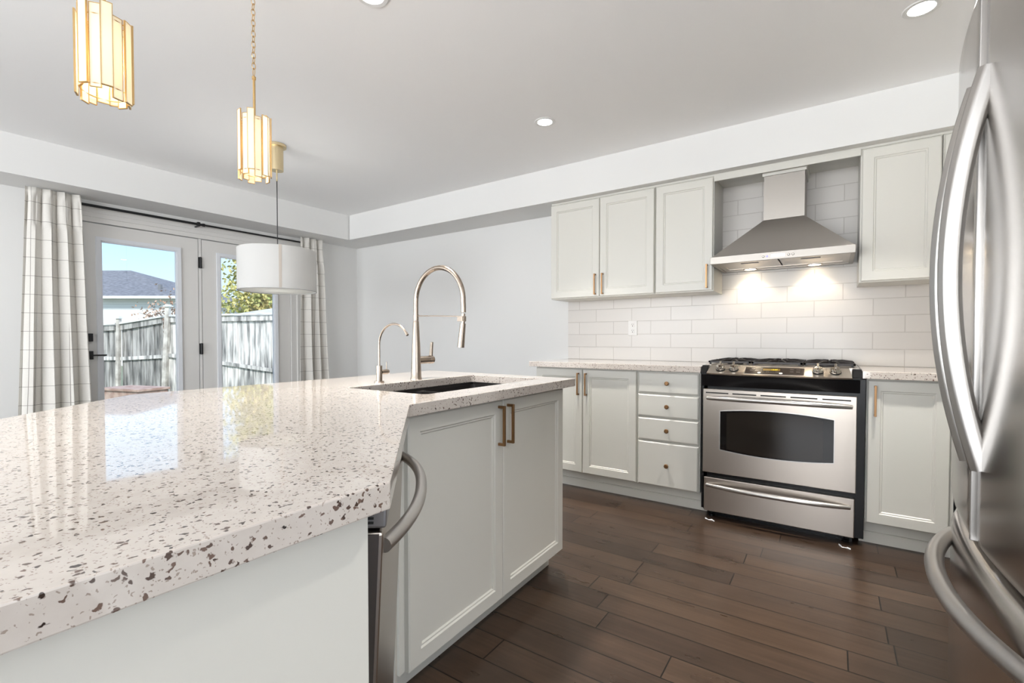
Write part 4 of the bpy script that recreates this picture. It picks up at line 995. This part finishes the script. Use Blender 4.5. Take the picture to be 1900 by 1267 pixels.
# the fence is one standing thing: boards, rails, cap rails and leaning posts are its parts
fn = thing('wooden_fence', 'weathered grey board fence with leaning posts beyond the patio', 'fence', (-14.4, 4.75, GZ))
def skew(m, V):
    for i in range(4): m.f([V[i], V[(i + 1) % 4], V[4 + (i + 1) % 4], V[4 + i]])
    m.f(V[:4][::-1]); m.f(V[4:])
def fence_bay(P0, P1, zt0, zt1, zr0, zr1, seed, wood=None):
    wood = wood or FENCE
    r = random.Random(seed)
    T = frame((P0[0], P0[1], 0), (P1[0] - P0[0], P1[1] - P0[1])); Lg = math.dist(P0, P1)
    m = MB(T); x = .06
    while x < Lg - .07:
        w = min(r.uniform(.125, .15), Lg - x - .06); t = (x + w / 2) / Lg; z = zt0 + (zt1 - zt0) * t - .10
        m.box(x + .006, x + w - .006, r.uniform(0, .02), .035, GZ + .01, z); x += w
    m.build('boards', wood, fn)
    for za, zb_, h_, dpt, nm, mt in ((zt0 - .11, zt1 - .11, .13, -.05, 'rail', wood), (zr0, zr1, .09, -.045, 'rail', FENCE)):
        m = MB(T); skew(m, [m.v(x, y, z) for x, z in ((.06, za), (Lg - .06, zb_)) for y, z in ((dpt, z - h_ / 2), (dpt, z + h_ / 2), (-.002, z + h_ / 2), (-.002, z - h_ / 2))]); m.build(nm, mt, fn)
    m = MB(T); skew(m, [m.v(x, y, z) for x, z in ((.03, zt0), (Lg - .03, zt1)) for y, z in ((-.09, z - .03), (-.09, z + .015), (.09, z + .015), (.09, z - .03))]); m.build('cap_rail', COVER, fn)
F0, F1, F2, F3 = (-16.9, 3.04), (-15.05, 4.30), (-14.08, 4.96), (-10.6, 7.33)
fence_bay(F0, F1, 1.40, 1.50, .60, .61, 1, FENCED)
fence_bay(F1, F2, 1.50, 1.68, .60, .66, 2, FENCED)
fence_bay(F2, F3, 1.70, 1.78, .70, .10, 3)
for (x, y), zt_, ln, w in ((F1, 1.62, .05, .035), (F2, 1.92, .13, .05)):
    T = frame((x, y, 0), (rt.x, rt.y)); m = MB(T)
    skew(m, [m.v(a + sh, b_ - .05, z) for z, sh in ((GZ + .01, 0), (zt_, ln)) for a, b_ in ((-w, -.05), (w, -.05), (w, .04), (-w, .04))]); p = m.build('post', POSTW, fn)
    m = MB(T); m.box(-w - .03 + ln, w + .03 + ln, -.13, .02, zt_, zt_ + .03); m.box(-w + ln, w + ln, -.10, 0, zt_ + .03, zt_ + .06); m.build('post_cap', COVER, p)
# pale curved shed roof behind the right bay
m = MB(frame((-13.4, 6.4, 0), (rt.x, rt.y))); pts = [(-.1, 1.3)]
for i in range(13):
    t = i / 12; pts.append((-.1 + 4.2 * t, 1.78 + .30 * math.sin(PI * min(1, t * 1.15) * .62)))
pts.append((4.1, 1.3))
m.yprism(pts, 0, 1.8); m.build('shed_roof', COVER); o = bpy.data.objects['shed_roof']; tag(o, 'pale weathered shed roof just above the right fence bay', 'shed')
m = MB(frame((-13.4, 6.4, 0), (rt.x, rt.y))); m.box(.05, 3.9, .1, 1.7, GZ, 1.35); m.build('shed_wall', SIDING, o)
# deck box
bx = thing('deck_box', 'low reddish wooden deck box in front of the fence', 'storage box', (-11.1, 3.33, GZ))
Tb = frame((-11.60, 2.97, 0), (rt.x, rt.y)); Tb = Tb @ Matrix.Rotation(math.radians(-18), 4, 'Z')
m = MB(Tb); m.box(.03, 1.07, .03, .57, GZ, .12); m.build('box_body', DECKBOX, bx)
m = MB(Tb); m.box(0, 1.1, 0, .6, .12, .165); m.build('lid', DECKBOX, bx, bevel=.005)
# neighbour's house
hs = thing('house', 'white-sided bungalow with grey shingle roof beyond the fence', 'house', (-31, 9, GZ))
Th = frame((-32.0, 8.47, 0), (rt.x, rt.y))
m = MB(Th); m.box(-9, 3.6, .5, 8.5, GZ, 3.35); m.build('walls', SIDING, hs)
m = MB(Th); E_ = [(-9.6, 0, 3.40), (4.3, 0, 3.40), (4.3, 9, 3.40), (-9.6, 9, 3.40)]; Rg = [(-9, 4.5, 5.42), (-2.1, 4.5, 5.42)]
V = [m.v(*p) for p in E_]; Q = [m.v(*p) for p in Rg]
m.f([V[0], V[1], Q[1], Q[0]]); m.f([V[1], V[2], Q[1]]); m.f([V[2], V[3], Q[0], Q[1]]); m.f([V[3], V[0], Q[0]]); m.f(V[::-1]); m.build('roof', ROOF, hs)
m = MB(Th); m.box(-9.6, 4.3, -.06, .0, 3.28, 3.42); m.box(4.24, 4.34, 0, 9, 3.28, 3.42); m.build('gutter', TRIM, hs)
m = MB(Th); m.box(2.2, 2.35, 1.0, 1.15, 3.7, 4.15); m.build('roof_vent', PLASG, hs)
# trees
def tree(name, label, base, rad, hc, n_leaf, leaf, lm, seed, bare=False):
    r = random.Random(seed); x, y = base
    t = thing(name, label, 'tree', (x, y, GZ), None)
    m = MB(); m.tube([(x, y, GZ + .03), (x + .05, y, hc * .5), (x, y + .05, hc)], lambda q: .11 * (1 - .6 * q), ref=(1, 0, 0), k=10); m.build('trunk', BARK, t, smooth=60)
    m = MB(); tips = []
    for i in range(46 if not bare else 40):
        a = r.uniform(0, 2 * PI); el = r.uniform(-.35, 1.4); L1 = rad * r.uniform(.55, 1.0)
        d = Vector((math.cos(a) * math.cos(el), math.sin(a) * math.cos(el), math.sin(el) * 1.1)); s0 = Vector((x, y, hc * r.uniform(.35, 1)))
        p1 = s0 + d * L1 * .5 + Vector((r.uniform(-.1, .1), r.uniform(-.1, .1), .05)); p2 = s0 + d * L1
        m.tube([s0, p1, p2], lambda q: .022 * (1 - .8 * q), ref=(.3, .2, .9), k=5); tips += [p1, p2, s0.lerp(p2, .75)]
    m.build('branches', BARK, t)
    m = MB()
    for i in range(n_leaf):
        c = r.choice(tips) + Vector((r.gauss(0, 1), r.gauss(0, 1), r.gauss(0, 1))) * rad * .16
        u = Vector((r.gauss(0, 1), r.gauss(0, 1), r.gauss(0, 1))).normalized(); w = u.orthogonal().normalized() * leaf * .55; u *= leaf
        m.f([m.v(*(c - u)), m.v(*(c + w)), m.v(*(c + u)), m.v(*(c - w))])
    me = m.build('leaves', lm, t, solid=.001); me['kind'] = 'stuff'
    return t
tree('autumn_tree', 'yellow-green leafy tree above the fence, behind the right pane', (-16.2, 8.75), 1.9, 2.9, 9000, .075, LEAFY, 5)
tree('autumn_tree', 'yellow-green leafy tree behind the white drum lamp', (-13.6, 12.3), 1.9, 2.9, 6500, .075, LEAFY, 8)
tree('russet_tree', 'sparse russet tree beside the bungalow roof', (-16.4, 5.85), 0.95, 1.75, 800, .045, LEAFR, 6, bare=True)
